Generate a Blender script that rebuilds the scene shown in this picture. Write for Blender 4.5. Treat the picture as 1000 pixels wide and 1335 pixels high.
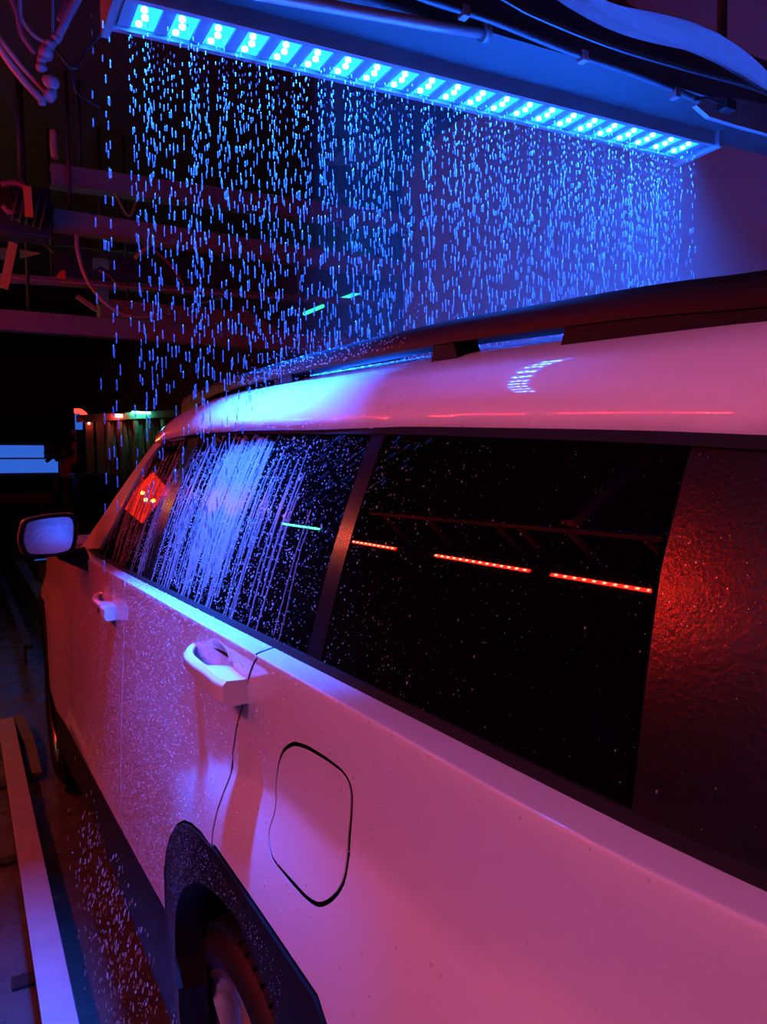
import bpy, bmesh, math, random
import numpy as np
from mathutils import Vector, Matrix

S = bpy.context.scene
for o in list(bpy.data.objects):
    bpy.data.objects.remove(o)
C = S.collection
rnd = random.Random(7)

# ------------------------------------------------------------------ camera
# world: X to the right of the car-wash lane, Y along the lane (the car faces +Y), Z up
FPX = 1000.0                      # focal length in pixels of the 1000x1335 frame
CAM = Vector((0.0, 0.0, 1.47))
AX = np.array([[0.87634427, -0.03554352, 0.48037212],     # world X, Y, Z written in camera axes
               [-0.48153621, -0.03983618, 0.87552039],    # (right, down, forward)
               [-0.01198289, -0.99857385, -0.0520257]])
cd = bpy.data.cameras.new('camera')
cd.sensor_fit = 'VERTICAL'
cd.sensor_height = 24.0
cd.lens = 24.0 * FPX / 1335.0
cd.clip_start = 0.02
cam = bpy.data.objects.new('camera', cd)
C.objects.link(cam)
R3 = Matrix(((AX[0][0], -AX[0][1], -AX[0][2]),
             (AX[1][0], -AX[1][1], -AX[1][2]),
             (AX[2][0], -AX[2][1], -AX[2][2])))
cam.matrix_world = Matrix.Translation(CAM) @ R3.to_4x4()
S.camera = cam

# ------------------------------------------------------------------ world, exposure
w = bpy.data.worlds.new('world')
S.world = w
w.use_nodes = True
w.node_tree.nodes['Background'].inputs[0].default_value = (0.10, 0.12, 0.35, 1)
w.node_tree.nodes['Background'].inputs[1].default_value = 0.0
S.view_settings.view_transform = 'Standard'
S.view_settings.look = 'None'
S.view_settings.exposure = 0.0
S.view_settings.gamma = 1.0
S.view_settings.use_curve_mapping = False
LED_BLUE = 185.0        # radiance of the blue LED bulbs of the rain bar
LED_PLATE = 3.6
RED_STRIP = 115.0
FLOOD = 20.0
HAZE = 0.06
# the lensed beam of the blue rain bar, a narrow downward wash inside its housing
bl = bpy.data.lights.new('rain_bar_beam', 'AREA')
bl.shape = 'RECTANGLE'
bl.size, bl.size_y = 1.52, 0.06
bl.color = (0.007, 0.11, 1.0)
bl.energy = 190.0
bl.spread = math.radians(70)
blo = bpy.data.objects.new('rain_bar_beam', bl)
C.objects.link(blo)
blo.location = (1.008, 1.458, 2.299)
blo.rotation_euler = (0, -0.0255, 0)


def pix(px, py):
    d = np.array([px - 500.0, py - 667.5, FPX])
    return AX @ d


def at_x(px, py, X):
    d = pix(px, py)
    q = d / d[0] * X
    return Vector((q[0], q[1], q[2] + CAM.z))


def at_y(px, py, Y):
    d = pix(px, py)
    q = d / d[1] * Y
    return Vector((q[0], q[1], q[2] + CAM.z))


# ------------------------------------------------------------------ materials
MATS = {}


def nd(nt, t, **kw):
    n = nt.nodes.new(t)
    for k, v in kw.items():
        n.inputs[k].default_value = v
    return n


def pmat(name, col, rough=0.5, metal=0.0, coat=0.0, spec=0.5, bump=None, vary=None, rvary=None, coat_rough=0.03):
    m = bpy.data.materials.new(name)
    m.use_nodes = True
    nt = m.node_tree
    p = nt.nodes['Principled BSDF']
    p.inputs['Base Color'].default_value = (*col, 1)
    p.inputs['Roughness'].default_value = rough
    p.inputs['Metallic'].default_value = metal
    p.inputs['Coat Weight'].default_value = coat
    p.inputs['Coat Roughness'].default_value = coat_rough
    p.inputs['Specular IOR Level'].default_value = spec
    tc = nt.nodes.new('ShaderNodeTexCoord')
    if vary:
        nz = nd(nt, 'ShaderNodeTexNoise', Scale=vary[0], Detail=6.0, Roughness=0.6)
        nt.links.new(tc.outputs['Object'], nz.inputs['Vector'])
        cr = nt.nodes.new('ShaderNodeValToRGB')
        cr.color_ramp.elements[0].position = 0.2
        cr.color_ramp.elements[1].position = 0.8
        cr.color_ramp.elements[0].color = (*vary[1], 1)
        cr.color_ramp.elements[1].color = (*col, 1)
        nt.links.new(nz.outputs[0], cr.inputs[0])
        nt.links.new(cr.outputs[0], p.inputs['Base Color'])
    if rvary:
        nz = nd(nt, 'ShaderNodeTexNoise', Scale=rvary[0], Detail=5.0)
        nt.links.new(tc.outputs['Object'], nz.inputs['Vector'])
        mr = nd(nt, 'ShaderNodeMapRange')
        mr.inputs['From Min'].default_value = 0.2
        mr.inputs['From Max'].default_value = 0.8
        mr.inputs['To Min'].default_value = rvary[1]
        mr.inputs['To Max'].default_value = rvary[2]
        nt.links.new(nz.outputs[0], mr.inputs['Value'])
        nt.links.new(mr.outputs[0], p.inputs['Roughness'])
    if bump:
        nz = nd(nt, 'ShaderNodeTexNoise', Scale=bump[0], Detail=4.0)
        nt.links.new(tc.outputs['Object'], nz.inputs['Vector'])
        bp = nd(nt, 'ShaderNodeBump', Strength=bump[1], Distance=bump[2])
        nt.links.new(nz.outputs[0], bp.inputs['Height'])
        nt.links.new(bp.outputs[0], p.inputs['Normal'])
    MATS[name] = m
    return m


def emat(name, col, strength):
    m = bpy.data.materials.new(name)
    m.use_nodes = True
    nt = m.node_tree
    nt.nodes.remove(nt.nodes['Principled BSDF'])
    e = nd(nt, 'ShaderNodeEmission')
    e.inputs[0].default_value = (*col, 1)
    e.inputs[1].default_value = strength
    nt.links.new(e.outputs[0], nt.nodes['Material Output'].inputs[0])
    MATS[name] = m
    return m


pmat('paint', (0.80, 0.80, 0.81), 0.42, coat=1.0, spec=0.3)
pmat('gap', (0.015, 0.015, 0.016), 0.9, spec=0.2)
pmat('glass_dark', (0.0015, 0.0015, 0.002), 0.015, spec=0.5, coat=0.0)
pmat('gloss_black', (0.004, 0.004, 0.005), 0.24, spec=1.0, bump=(260, 0.35, 0.001))
pmat('pillar_black', (0.006, 0.006, 0.007), 0.22, spec=0.5)
pmat('rubber', (0.008, 0.008, 0.009), 0.6, spec=0.3)
pmat('trim_metal', (0.30, 0.30, 0.32), 0.25, metal=1.0)
pmat('cladding', (0.008, 0.008, 0.009), 0.5, spec=0.2, bump=(500, 0.25, 0.0006))
pmat('tyre', (0.012, 0.012, 0.013), 0.55, spec=0.5, bump=(180, 0.2, 0.001))
pmat('rim_metal', (0.55, 0.56, 0.60), 0.28, metal=0.9)
pmat('rim_dark', (0.02, 0.02, 0.022), 0.3, metal=0.3)
pmat('rail_paint', (0.60, 0.60, 0.61), 0.38, vary=(9, (0.46, 0.46, 0.47)))
pmat('beam_paint', (0.02, 0.02, 0.022), 0.55, spec=0.4)
pmat('steel', (0.42, 0.42, 0.44), 0.42, metal=0.55, vary=(9, (0.30, 0.30, 0.32)), rvary=(14, 0.3, 0.55))
pmat('dark_steel', (0.05, 0.05, 0.055), 0.5, metal=0.4, vary=(7, (0.025, 0.025, 0.03)))
pmat('zinc', (0.26, 0.26, 0.265), 0.5, metal=0.2, vary=(12, (0.18, 0.18, 0.185)))
pmat('black_plastic', (0.008, 0.008, 0.009), 0.5, spec=0.12)
pmat('hose_black', (0.02, 0.02, 0.022), 0.3)
pmat('hose_red', (0.28, 0.06, 0.08), 0.35)
pmat('hose_grey', (0.32, 0.30, 0.33), 0.35)
pmat('orange_plastic', (0.75, 0.18, 0.02), 0.45)
pmat('yellow_steel', (0.55, 0.38, 0.06), 0.5)
pmat('green_plastic', (0.10, 0.5, 0.32), 0.4)
pmat('red_bristle', (0.62, 0.04, 0.03), 0.6)
pmat('cloth', (0.19, 0.19, 0.19), 0.85, bump=(60, 0.4, 0.004))
pmat('mirror', (0.55, 0.55, 0.58), 0.16, metal=1.0, bump=(90, 0.08, 0.002))
pmat('wall', (0.22, 0.22, 0.225), 0.45, vary=(1.6, (0.17, 0.17, 0.175)), rvary=(4, 0.28, 0.5), bump=(25, 0.12, 0.004))
pmat('dark_wall', (0.05, 0.05, 0.055), 0.7, vary=(2.0, (0.03, 0.03, 0.033)))
pmat('ceiling', (0.022, 0.022, 0.026), 0.8, vary=(1.5, (0.012, 0.012, 0.014)))
pmat('floor', (0.16, 0.155, 0.15), 0.3, vary=(3.0, (0.07, 0.068, 0.066)), rvary=(6, 0.08, 0.45), bump=(40, 0.35, 0.006))
pmat('tarp', (0.15, 0.035, 0.04), 0.7, spec=0.3, bump=(12, 0.5, 0.02))
pmat('rail_black', (0.007, 0.007, 0.008), 0.4, spec=0.12)
pmat('red_fabric', (0.17, 0.035, 0.04), 0.7, bump=(12, 0.5, 0.02))
emat('led_bulb', (0.010, 0.11, 1.0), LED_BLUE)
emat('led_plate', (0.012, 0.26, 1.0), LED_PLATE)
emat('red_led', (1.0, 0.045, 0.02), RED_STRIP * 4)
emat('red_strip', (1.0, 0.006, 0.004), RED_STRIP)
emat('green_strip', (0.04, 1.0, 0.42), 60.0)
emat('green_lamp_tube', (0.06, 1.0, 0.5), 30.0)
emat('red_neon', (1.0, 0.02, 0.015), 6.0)
emat('green_tube', (0.05, 1.0, 0.6), 1.2)
emat('beacon_red', (1.0, 0.02, 0.01), 3.0)
emat('amber_bulb', (1.0, 0.42, 0.06), 45.0)
emat('flood_pink', (1.0, 0.19, 0.50), FLOOD)
emat('blue_panel', (0.04, 0.16, 0.85), 0.75)
emat('red_bulb', (1.0, 0.05, 0.03), 40.0)


def water(name, a=0.55, c=(0.86, 0.90, 0.95)):
    m = bpy.data.materials.new(name)
    m.use_nodes = True
    nt = m.node_tree
    p = nt.nodes['Principled BSDF']
    p.inputs['Base Color'].default_value = (*c, 1)
    p.inputs['Roughness'].default_value = 0.12
    p.inputs['Specular IOR Level'].default_value = 0.6
    tr = nd(nt, 'ShaderNodeBsdfTranslucent')
    tr.inputs[0].default_value = (*c, 1)
    tp = nd(nt, 'ShaderNodeBsdfTransparent')
    m1 = nd(nt, 'ShaderNodeMixShader', Fac=0.5)
    nt.links.new(p.outputs[0], m1.inputs[1])
    nt.links.new(tr.outputs[0], m1.inputs[2])
    m2 = nd(nt, 'ShaderNodeMixShader', Fac=a)
    nt.links.new(tp.outputs[0], m2.inputs[1])
    nt.links.new(m1.outputs[0], m2.inputs[2])
    nt.links.new(m2.outputs[0], nt.nodes['Material Output'].inputs[0])
    MATS[name] = m


water('water_drop', 0.62, (0.22, 0.22, 0.27))
water('water_film', 0.42, (0.5, 0.5, 0.55))
water('water_bead', 0.55, (0.9, 0.92, 0.95))

# ------------------------------------------------------------------ mesh helpers


class MB:
    """collects boxes, tubes and lofts; build() links them as one mesh object"""

    def __init__(self):
        self.v, self.f, self.sm = [], [], []

    def add(self, vs, fs, smooth=False):
        b = len(self.v)
        self.v += [tuple(p) for p in vs]
        self.f += [tuple(b + i for i in q) for q in fs]
        self.sm += [smooth] * len(fs)
        return self

    def box(self, x0, x1, y0, y1, z0, z1, bev=0.0):
        if bev <= 0:
            vs = [(x, y, z) for z in (z0, z1) for y in (y0, y1) for x in (x0, x1)]
            return self.add(vs, [(0, 2, 3, 1), (4, 5, 7, 6), (0, 1, 5, 4), (2, 6, 7, 3), (0, 4, 6, 2), (1, 3, 7, 5)])
        bm = bmesh.new()
        bmesh.ops.create_cube(bm, size=1.0)
        for v in bm.verts:
            v.co = Vector(((x0 + x1) / 2 + v.co.x * (x1 - x0), (y0 + y1) / 2 + v.co.y * (y1 - y0), (z0 + z1) / 2 + v.co.z * (z1 - z0)))
        bmesh.ops.bevel(bm, geom=bm.edges[:], offset=bev, segments=2, affect='EDGES', profile=0.6)
        bm.verts.index_update()
        self.add([v.co[:] for v in bm.verts], [[v.index for v in f.verts] for f in bm.faces])
        bm.free()
        return self

    def beam(self, a, b, w, h, up=(0, 0, 1)):
        """a bar of width w and height h from a to b"""
        a, b = Vector(a), Vector(b)
        d = (b - a).normalized()
        s = d.cross(Vector(up)).normalized() * (w / 2)
        u = s.cross(d).normalized() * (h / 2)
        vs = [p + i * s + j * u for p in (a, b) for i, j in ((-1, -1), (1, -1), (1, 1), (-1, 1))]
        return self.add(vs, [(3, 2, 1, 0), (4, 5, 6, 7), (0, 1, 5, 4), (1, 2, 6, 5), (2, 3, 7, 6), (3, 0, 4, 7)])

    def tube(self, pts, r, n=10, cap=True):
        pts = [Vector(p) for p in pts]
        rs = r if isinstance(r, (list, tuple)) else [r] * len(pts)
        vs, fs = [], []
        up = Vector((0, 0, 1))
        prev = None
        for i, p in enumerate(pts):
            t = (pts[min(i + 1, len(pts) - 1)] - pts[max(i - 1, 0)]).normalized()
            if prev is None:
                a = t.cross(up if abs(t.z) < 0.95 else Vector((1, 0, 0))).normalized()
            else:
                a = (prev - prev.dot(t) * t).normalized()
            prev = a
            b = t.cross(a)
            for k in range(n):
                g = 2 * math.pi * k / n
                vs.append(p + (a * math.cos(g) + b * math.sin(g)) * rs[i])
        for i in range(len(pts) - 1):
            for k in range(n):
                k2 = (k + 1) % n
                fs.append((i * n + k, i * n + k2, (i + 1) * n + k2, (i + 1) * n + k))
        self.add(vs, fs, True)
        if cap:
            b = len(self.v) - len(vs)
            self.f += [tuple(b + k for k in reversed(range(n))), tuple(b + (len(pts) - 1) * n + k for k in range(n))]
            self.sm += [False, False]
        return self

    def lathe(self, prof, cx, cy, cz, n=48, closed=False):
        """prof: (radius, x offset) about the X axis through (cx, cy, cz)"""
        vs, fs = [], []
        m = len(prof)
        for k in range(n):
            g = 2 * math.pi * k / n
            for r, x in prof:
                vs.append((cx + x, cy + r * math.cos(g), cz + r * math.sin(g)))
        for k in range(n):
            k2 = (k + 1) % n
            for i in range(m - 1 if not closed else m):
                i2 = (i + 1) % m
                fs.append((k * m + i, k * m + i2, k2 * m + i2, k2 * m + i))
        return self.add(vs, fs, True)

    def grid(self, P, smooth=True):
        r, c = len(P), len(P[0])
        vs = [p for row in P for p in row]
        fs = [(i * c + j, i * c + j + 1, (i + 1) * c + j + 1, (i + 1) * c + j) for i in range(r - 1) for j in range(c - 1)]
        return self.add(vs, fs, smooth)

    def build(self, name, m, parent=None, rel=True):
        me = bpy.data.meshes.new(name)
        off = Vector((0, 0, 0))
        if parent is not None and rel:
            p = parent
            while p is not None:
                off += p.location
                p = p.parent
        me.from_pydata([(x - off.x, y - off.y, z - off.z) for x, y, z in self.v], [], self.f)
        me.polygons.foreach_set('use_smooth', self.sm)
        me.materials.append(MATS[m])
        me.update()
        o = bpy.data.objects.new(name, me)
        C.objects.link(o)
        o.parent = parent
        return o


def tag(o, label=None, cat=None, group=None, kind=None):
    if label:
        o['label'] = label
    if cat:
        o['category'] = cat
    if group:
        o['group'] = group
    if kind:
        o['kind'] = kind
    return o


def empty(name, loc, label, cat, group=None):
    o = bpy.data.objects.new(name, None)
    o.empty_display_size = 0.1
    o.location = loc
    C.objects.link(o)
    return tag(o, label, cat, group)


def sm(a, b, t):
    if a == b:
        return 0.0
    t = min(1.0, max(0.0, (t - a) / (b - a)))
    return t * t * (3 - 2 * t)


def pchip(xs, ys):
    xs, ys = np.array(xs, float), np.array(ys, float)
    h = np.diff(xs)
    d = np.diff(ys) / h
    m = np.zeros(len(xs))
    m[0], m[-1] = d[0], d[-1]
    for i in range(1, len(xs) - 1):
        if d[i - 1] * d[i] > 0:
            a, b = 2 * h[i] + h[i - 1], h[i] + 2 * h[i - 1]
            m[i] = (a + b) / (a / d[i - 1] + b / d[i])

    def f(x):
        x = min(max(x, xs[0]), xs[-1])
        i = min(max(int(np.searchsorted(xs, x)) - 1, 0), len(h) - 1)
        t = (x - xs[i]) / h[i]
        return float(ys[i] * (1 + 2 * t) * (1 - t) ** 2 + h[i] * m[i] * t * (1 - t) ** 2
                     + ys[i + 1] * t * t * (3 - 2 * t) + h[i] * m[i + 1] * t * t * (t - 1))
    return f


def smooth_path(pts, n=8):
    """Catmull-Rom through 3D points"""
    P = [Vector(p) for p in pts]
    P = [P[0] * 2 - P[1]] + P + [P[-1] * 2 - P[-2]]
    out = []
    for i in range(1, len(P) - 2):
        for k in range(n):
            t = k / n
            a, b, c, d = P[i - 1], P[i], P[i + 1], P[i + 2]
            out.append(0.5 * ((2 * b) + (c - a) * t + (2 * a - 5 * b + 4 * c - d) * t * t + (3 * b - a - 3 * c + d) * t ** 3))
    out.append(P[-2])
    return out

# ------------------------------------------------------------------ the setting
def struct(name, mb, m):
    return tag(mb.build(name, m), kind='structure')


struct('floor', MB().box(-1.8, 4.4, -4.2, 16.2, -0.1, 0.0), 'floor')
struct('ceiling', MB().box(-1.8, 4.4, -4.2, 16.2, 3.85, 3.95), 'ceiling')
struct('wall_left', MB().box(-1.8, -1.7, -4.2, 16.2, 0, 3.85), 'dark_wall')
struct('wall_right', MB().box(3.05, 3.15, -4.2, 5.2, 0, 3.85), 'wall')
struct('wall_right_far', MB().box(4.3, 4.4, 5.2, 16.2, 0, 3.85), 'dark_wall')
struct('wall_back', MB().box(-1.8, 4.4, -4.2, -4.1, 0, 3.85), 'dark_wall')
struct('wall_front', MB().box(-1.8, 4.4, 16.1, 16.2, 0, 3.85), 'dark_wall')
struct('trim_1', MB().box(2.99, 3.15, 5.2, 5.36, 0, 3.85), 'dark_steel')

# ------------------------------------------------------------------ the car: surfaces
XS, XC = 0.333, 1.303          # reference left side left side, centre line
YF, YR = 4.0, 1.13             # axles
P_DX = pchip([.18, .30, .45, .60, .80, .95, 1.05, 1.15, 1.20, 1.228, 1.234, 1.240, 1.250, 1.30, 1.34],
             [.060, .022, -.004, -.012, -.008, -.001, .005, .0100, .0120, .0125, .0135, .0185, .028, .076, .116])
P_Z = pchip([.18, 1.0, 1.228, 1.234, 1.240, 1.250, 1.30, 1.34], [.18, 1.0, 1.2205, 1.2227, 1.2232, 1.2234, 1.2238, 1.224])


def plan(y):
    d = 0.0
    if y < 0.45:
        d += 0.30 * (0.45 - y) ** 2
    if y > 3.9:
        d += 0.20 * (y - 3.9) ** 2
    return d


def belt_tilt(y):
    return -0.0125 * (y - 0.9)


def side(y, s):
    z = P_Z(s)
    dx = P_DX(s)
    # rear haunch: below the crease the flank swells out to the wheel arch
    A = 1 - sm(1.16, 1.50, y)
    zc = 1.062 - 0.075 * (y - 0.68) - 0.10 * sm(1.1, 1.5, y)
    dx += A * 0.013 * sm(1.222, zc + 0.01, s)
    t = max(0.0, zc - s)
    soft = 0.004
    t = t * t / (t + soft)
    dx -= A * 0.046 * (1 - math.exp(-t * 0.46 / 0.046))
    # front fender swell
    A = sm(3.05, 3.6, y)
    t = max(0.0, 1.05 - s)
    t = t * t / (t + soft)
    dx -= A * min(0.022, t * 0.14)
    # scoops behind the door handles
    for hy, hz in (HANDLES if SCOOP else ()):
        q = ((y - hy) / 0.055) ** 2 + ((s - hz - 0.006) / 0.036) ** 2
        if q < 4:
            dx += 0.014 * math.exp(-q * q)
    z += belt_tilt(y) * sm(0.85, 1.235, s)
    # the fender tops fall with the bonnet
    z -= 0.10 * sm(3.0, 4.9, y) * sm(0.8, 1.235, s)
    return Vector((XS + dx + plan(y), y, z))


HANDLES = [(1.185, 1.155), (2.215, 1.118)]
SCOOP = True


def gh(y, z):
    """greenhouse flank (windows and pillars)"""
    t = (z - 1.235) / 0.30
    x = 0.392 + (z - 1.235) * 0.385 - 0.008 * math.sin(math.pi * min(1, max(0, t)))
    x += 0.25 * max(0, 0.40 - y) ** 2 + 0.02 * max(0, min(y, 2.9) - 1.9) ** 2
    return Vector((x, y, z))


GZ = pchip([-.1, .35, .434, .594, .877, 1.17, 1.58, 1.95, 2.17, 2.30, 2.42, 2.60],
           [1.462, 1.498, 1.505, 1.516, 1.534, 1.549, 1.569, 1.578, 1.577, 1.565, 1.540, 1.49])
R_X = pchip([0, .03, .07, .12, .25, .38, .50, .70, 1.0], [.008, .003, .000, .003, .038, .095, .17, .38, .803])
R_Z = pchip([0, .03, .07, .12, .25, .38, .50, .70, 1.0], [-.010, -.008, .000, .018, .060, .090, .113, .143, .156])


def roof(y, q):
    x = 0.500 + R_X(q) + (0.25 * max(0, 0.40 - y) ** 2 + 0.02 * max(0, min(y, 2.9) - 1.9) ** 2) * (1 - q)
    z = GZ(y) + R_Z(q) - 0.16 * max(0, y - 1.95) ** 2 * q - 0.10 * max(0, 0.5 - y) ** 2 * q
    return Vector((x, y, z))


_n = (roof(1, .602) - roof(1, .6)).cross(roof(1.01, .6) - roof(1, .6))
ROOF_SIGN = 1 if _n.z > 0 else -1


def uv_of(surf, px, py, x0=0.36):
    """where the sight line through a photo pixel meets a car surface given as surf(y, s)"""
    X = x0
    y = s = 0
    for _ in range(25):
        p = at_x(px, py, X)
        y, z = p.y, p.z
        s = z
        for _ in range(4):
            s += z - surf(y, s).z
        X = 0.5 * X + 0.5 * surf(y, s).x
    return (y, s)


def rounded(pts, r=0.02, n=4):
    """round the corners of a closed polygon"""
    out = []
    m = len(pts)
    for i in range(m):
        a, b, c = Vector((*pts[i - 1], 0)), Vector((*pts[i], 0)), Vector((*pts[(i + 1) % m], 0))
        ra = min(r, (a - b).length * 0.45)
        rc = min(r, (c - b).length * 0.45)
        p, q = b + (a - b).normalized() * ra, b + (c - b).normalized() * rc
        for k in range(n + 1):
            t = k / n
            v = p * (1 - t) ** 2 + b * 2 * t * (1 - t) + q * t * t
            out.append((v.x, v.y))
    return out


def panel(name, loops, surf, m, parent, step=0.03, flange=0.0015, mirror=True, lift=0.0, both=None, gap=0.0):
    """a sheet cut from a car surface along closed outlines, with its edges folded inward"""
    bm = bmesh.new()
    for lp in loops:
        vs = [bm.verts.new((a, b, 0)) for a, b in lp]
        for i in range(len(vs)):
            bm.edges.new((vs[i - 1], vs[i]))
    bmesh.ops.triangle_fill(bm, use_beauty=True, use_dissolve=False, edges=bm.edges[:], normal=(0, 0, 1))
    us = [v.co.x for v in bm.verts]
    vs_ = [v.co.y for v in bm.verts]
    for axis, lo, hi in ((0, min(us), max(us)), (1, min(vs_), max(vs_))):
        k = math.floor(lo / step) + 1
        while k * step < hi:
            co = [0, 0, 0]
            no = [0, 0, 0]
            co[axis], no[axis] = k * step, 1
            bmesh.ops.bisect_plane(bm, geom=bm.verts[:] + bm.edges[:] + bm.faces[:], dist=1e-6, plane_co=co, plane_no=no)
            k += 1
    if surf is side:
        for c_ in (1.205, 1.222, 1.228, 1.231, 1.234, 1.237, 1.240, 1.245, 1.250):
            bmesh.ops.bisect_plane(bm, geom=bm.verts[:] + bm.edges[:] + bm.faces[:], dist=1e-6, plane_co=(0, c_, 0), plane_no=(0, 1, 0))
    bmesh.ops.remove_doubles(bm, verts=bm.verts[:], dist=1e-5)
    bm.verts.index_update()
    h = 0.0008
    V, N, F, SMO = [], [], [], []
    for v in bm.verts:
        a, b = v.co.x, v.co.y
        p = surf(a, b)
        n = (surf(a, b + h) - surf(a, b - h)).cross(surf(a + h, b) - surf(a - h, b))
        n.normalize()
        if n.x > 0.0 and surf is not roof:
            n = -n
        if surf is roof:
            n = n * ROOF_SIGN
        V.append(p + n * lift)
        N.append(n)
    for f in bm.faces:
        idx = [v.index for v in f.verts]
        c = (V[idx[1]] - V[idx[0]]).cross(V[idx[2]] - V[idx[0]])
        if c.dot(N[idx[0]]) < 0:
            idx.reverse()
        F.append(idx)
        SMO.append(True)
    be = [e for e in bm.edges if len(e.link_faces) == 1]
    if flange:
        dup = {}
        for e in be:
            for v in e.verts:
                if v.index not in dup:
                    dup[v.index] = len(V)
                    V.append(V[v.index].copy())
                    N.append(Vector((0, 0, 0)))
                    V.append(V[v.index] - N[v.index] * flange)
                    N.append(Vector((0, 0, 0)))
        for e in be:
            a, b = e.verts[0].index, e.verts[1].index
            fv = [v for v in e.link_faces[0].verts if v not in e.verts][0].index
            q = [dup[a], dup[b], dup[b] + 1, dup[a] + 1]
            nn = (V[q[1]] - V[q[0]]).cross(V[q[2]] - V[q[0]])
            if nn.dot(V[fv] - V[a]) > 0:
                q.reverse()
            F.append(q)
            SMO.append(False)
    bm.free()
    objs = []
    off = Vector((0, 0, 0))
    p = parent
    while p is not None:
        off += p.location
        p = p.parent
    for sgn in ((1, -1) if mirror else (1,)):
        if sgn == 1:
            vv = [v - off for v in V]
            nn, ff = [n for n in N], F
        else:
            vv = [Vector((2 * XC - v.x, v.y, v.z)) - off for v in V]
            nn, ff = [Vector((-n.x, n.y, n.z)) for n in N], [list(reversed(f)) for f in F]
        me = bpy.data.meshes.new(name)
        me.from_pydata([v[:] for v in vv], [], ff)
        me.polygons.foreach_set('use_smooth', SMO)
        me.materials.append(MATS[m])
        me.update()
        me.normals_split_custom_set_from_vertices([n[:] for n in nn])
        o = bpy.data.objects.new(name, me)
        C.objects.link(o)
        o.parent = parent
        objs.append(o)
    return objs


# ------------------------------------------------------------------ the car: panels
car = empty('suv', (XC, 2.5, 0), 'white SUV with black lower cladding and tinted windows, wet in the wash bay', 'car')

US = lambda px, py: uv_of(side, px, py)
UG = lambda px, py: uv_of(gh, px, py, 0.42)
cut = [US(*p) for p in [(335, 858), (318, 910), (308, 950), (303, 983), (300, 1012), (292, 1032), (283, 1058), (277, 1085), (276, 1103)]]
S_TOP = 1.318
cut_top = [(cut[0][0] + 0.060, S_TOP), (cut[0][0] + 0.014, 1.244)]
arch_out = [US(*p) for p in [(276, 1103), (262, 1088), (250, 1077), (240, 1073), (231, 1078), (224, 1090), (219, 1110), (216, 1135), (217, 1160), (218, 1190)]]
ARCH_TOP = arch_out[0][1]
door_y = 1.965
bot = 0.50
BOT = lambda y: 0.50 + max(0.0, 3.0 - y) * 0.075
G = 0.0036       # half a shut line

# rear door
rd = [(a + G, b) for a, b in cut_top + cut] + [(a + 0.004, b + 0.004) for a, b in arch_out[1:]] + [(1.432, BOT(1.43))]
rd += [(door_y - G, BOT(door_y)), (door_y - G, 0.8), (door_y - G, 1.05), (door_y - G, 1.236), (door_y - G, S_TOP)]
rear_door = panel('rear_door', [rd], side, 'paint', car, 0.022)
# front door
front_cut = [(2.93, S_TOP), (2.945, 1.236), (3.02, 1.12), (3.06, 0.95), (3.06, 0.70), (3.04, bot)]
fd = [(door_y + G, S_TOP), (door_y + G, 1.236), (door_y + G, 1.0), (door_y + G, 0.75), (door_y + G, BOT(door_y))] + [(a - G, b) for a, b in reversed(front_cut)]
front_door = panel('front_door', [fd], side, 'paint', car, 0.025)
# quarter panel with the fuel door opening
fuel_px = [(383, 969), (370, 977), (363, 995), (359, 1030), (359, 1060), (352, 1078), (350, 1095), (354, 1117), (362, 1128), (380, 1149),
           (398, 1169), (410, 1178), (420, 1180), (434, 1172), (445, 1158), (451, 1142), (454, 1105), (459, 1050), (459, 1032), (454, 1016), (445, 1004), (425, 989), (400, 974)]
fuel = rounded([US(*p) for p in fuel_px], 0.012, 2)
fc = (sum(p[0] for p in fuel) / len(fuel), sum(p[1] for p in fuel) / len(fuel))


def grow(lp, d):
    c = (sum(p[0] for p in lp) / len(lp), sum(p[1] for p in lp) / len(lp))
    out = []
    for a, b in lp:
        l = math.hypot(a - c[0], b - c[1])
        out.append((c[0] + (a - c[0]) * (l + d) / l, c[1] + (b - c[1]) * (l + d) / l))
    return out


arch_back = [(1.10, ARCH_TOP + .004), (0.90, ARCH_TOP + .007), (0.72, ARCH_TOP + .008), (0.66, ARCH_TOP - .02), (0.62, ARCH_TOP - .08), (0.60, 0.70)]
qp = [(a - G, b) for a, b in reversed(cut)] + [(a - G, b) for a, b in reversed(cut_top)]
qp += [(0.05, S_TOP), (0.03, 1.236), (0.02, 1.0), (0.02, 0.70)] + [(a, b + 0.004) for a, b in reversed(arch_back)] + [(arch_out[0][0] - 0.004, ARCH_TOP + 0.005)]
quarter = panel('quarter_panel', [qp, grow(fuel, 0.0028)], side, 'paint', car, 0.022, mirror=True)
fdoor = panel('fuel_door', [grow(fuel, -0.0028)], side, 'paint', car, 0.02, mirror=False, lift=0.0008)
tag(fdoor[0], 'rounded white fuel filler door')
# front fender with its wheel arch
fa = []
for k in range(25):
    g = math.pi * k / 24
    fa.append((YF - 0.455 * math.cos(g), 0.50 + 0.41 * min(1.0, 1.15 * math.sin(g))))
ff = [(a + G, b) for a, b in front_cut] + [(3.40, 0.50)] + [(a, b) for a, b in fa[1:-1]] + [(4.47, 0.50), (4.80, 0.52), (4.86, 0.80), (4.82, 1.12), (4.55, 1.236), (3.6, 1.262)]
fender = panel('front_fender', [ff], side, 'paint', car, 0.03)
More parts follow.
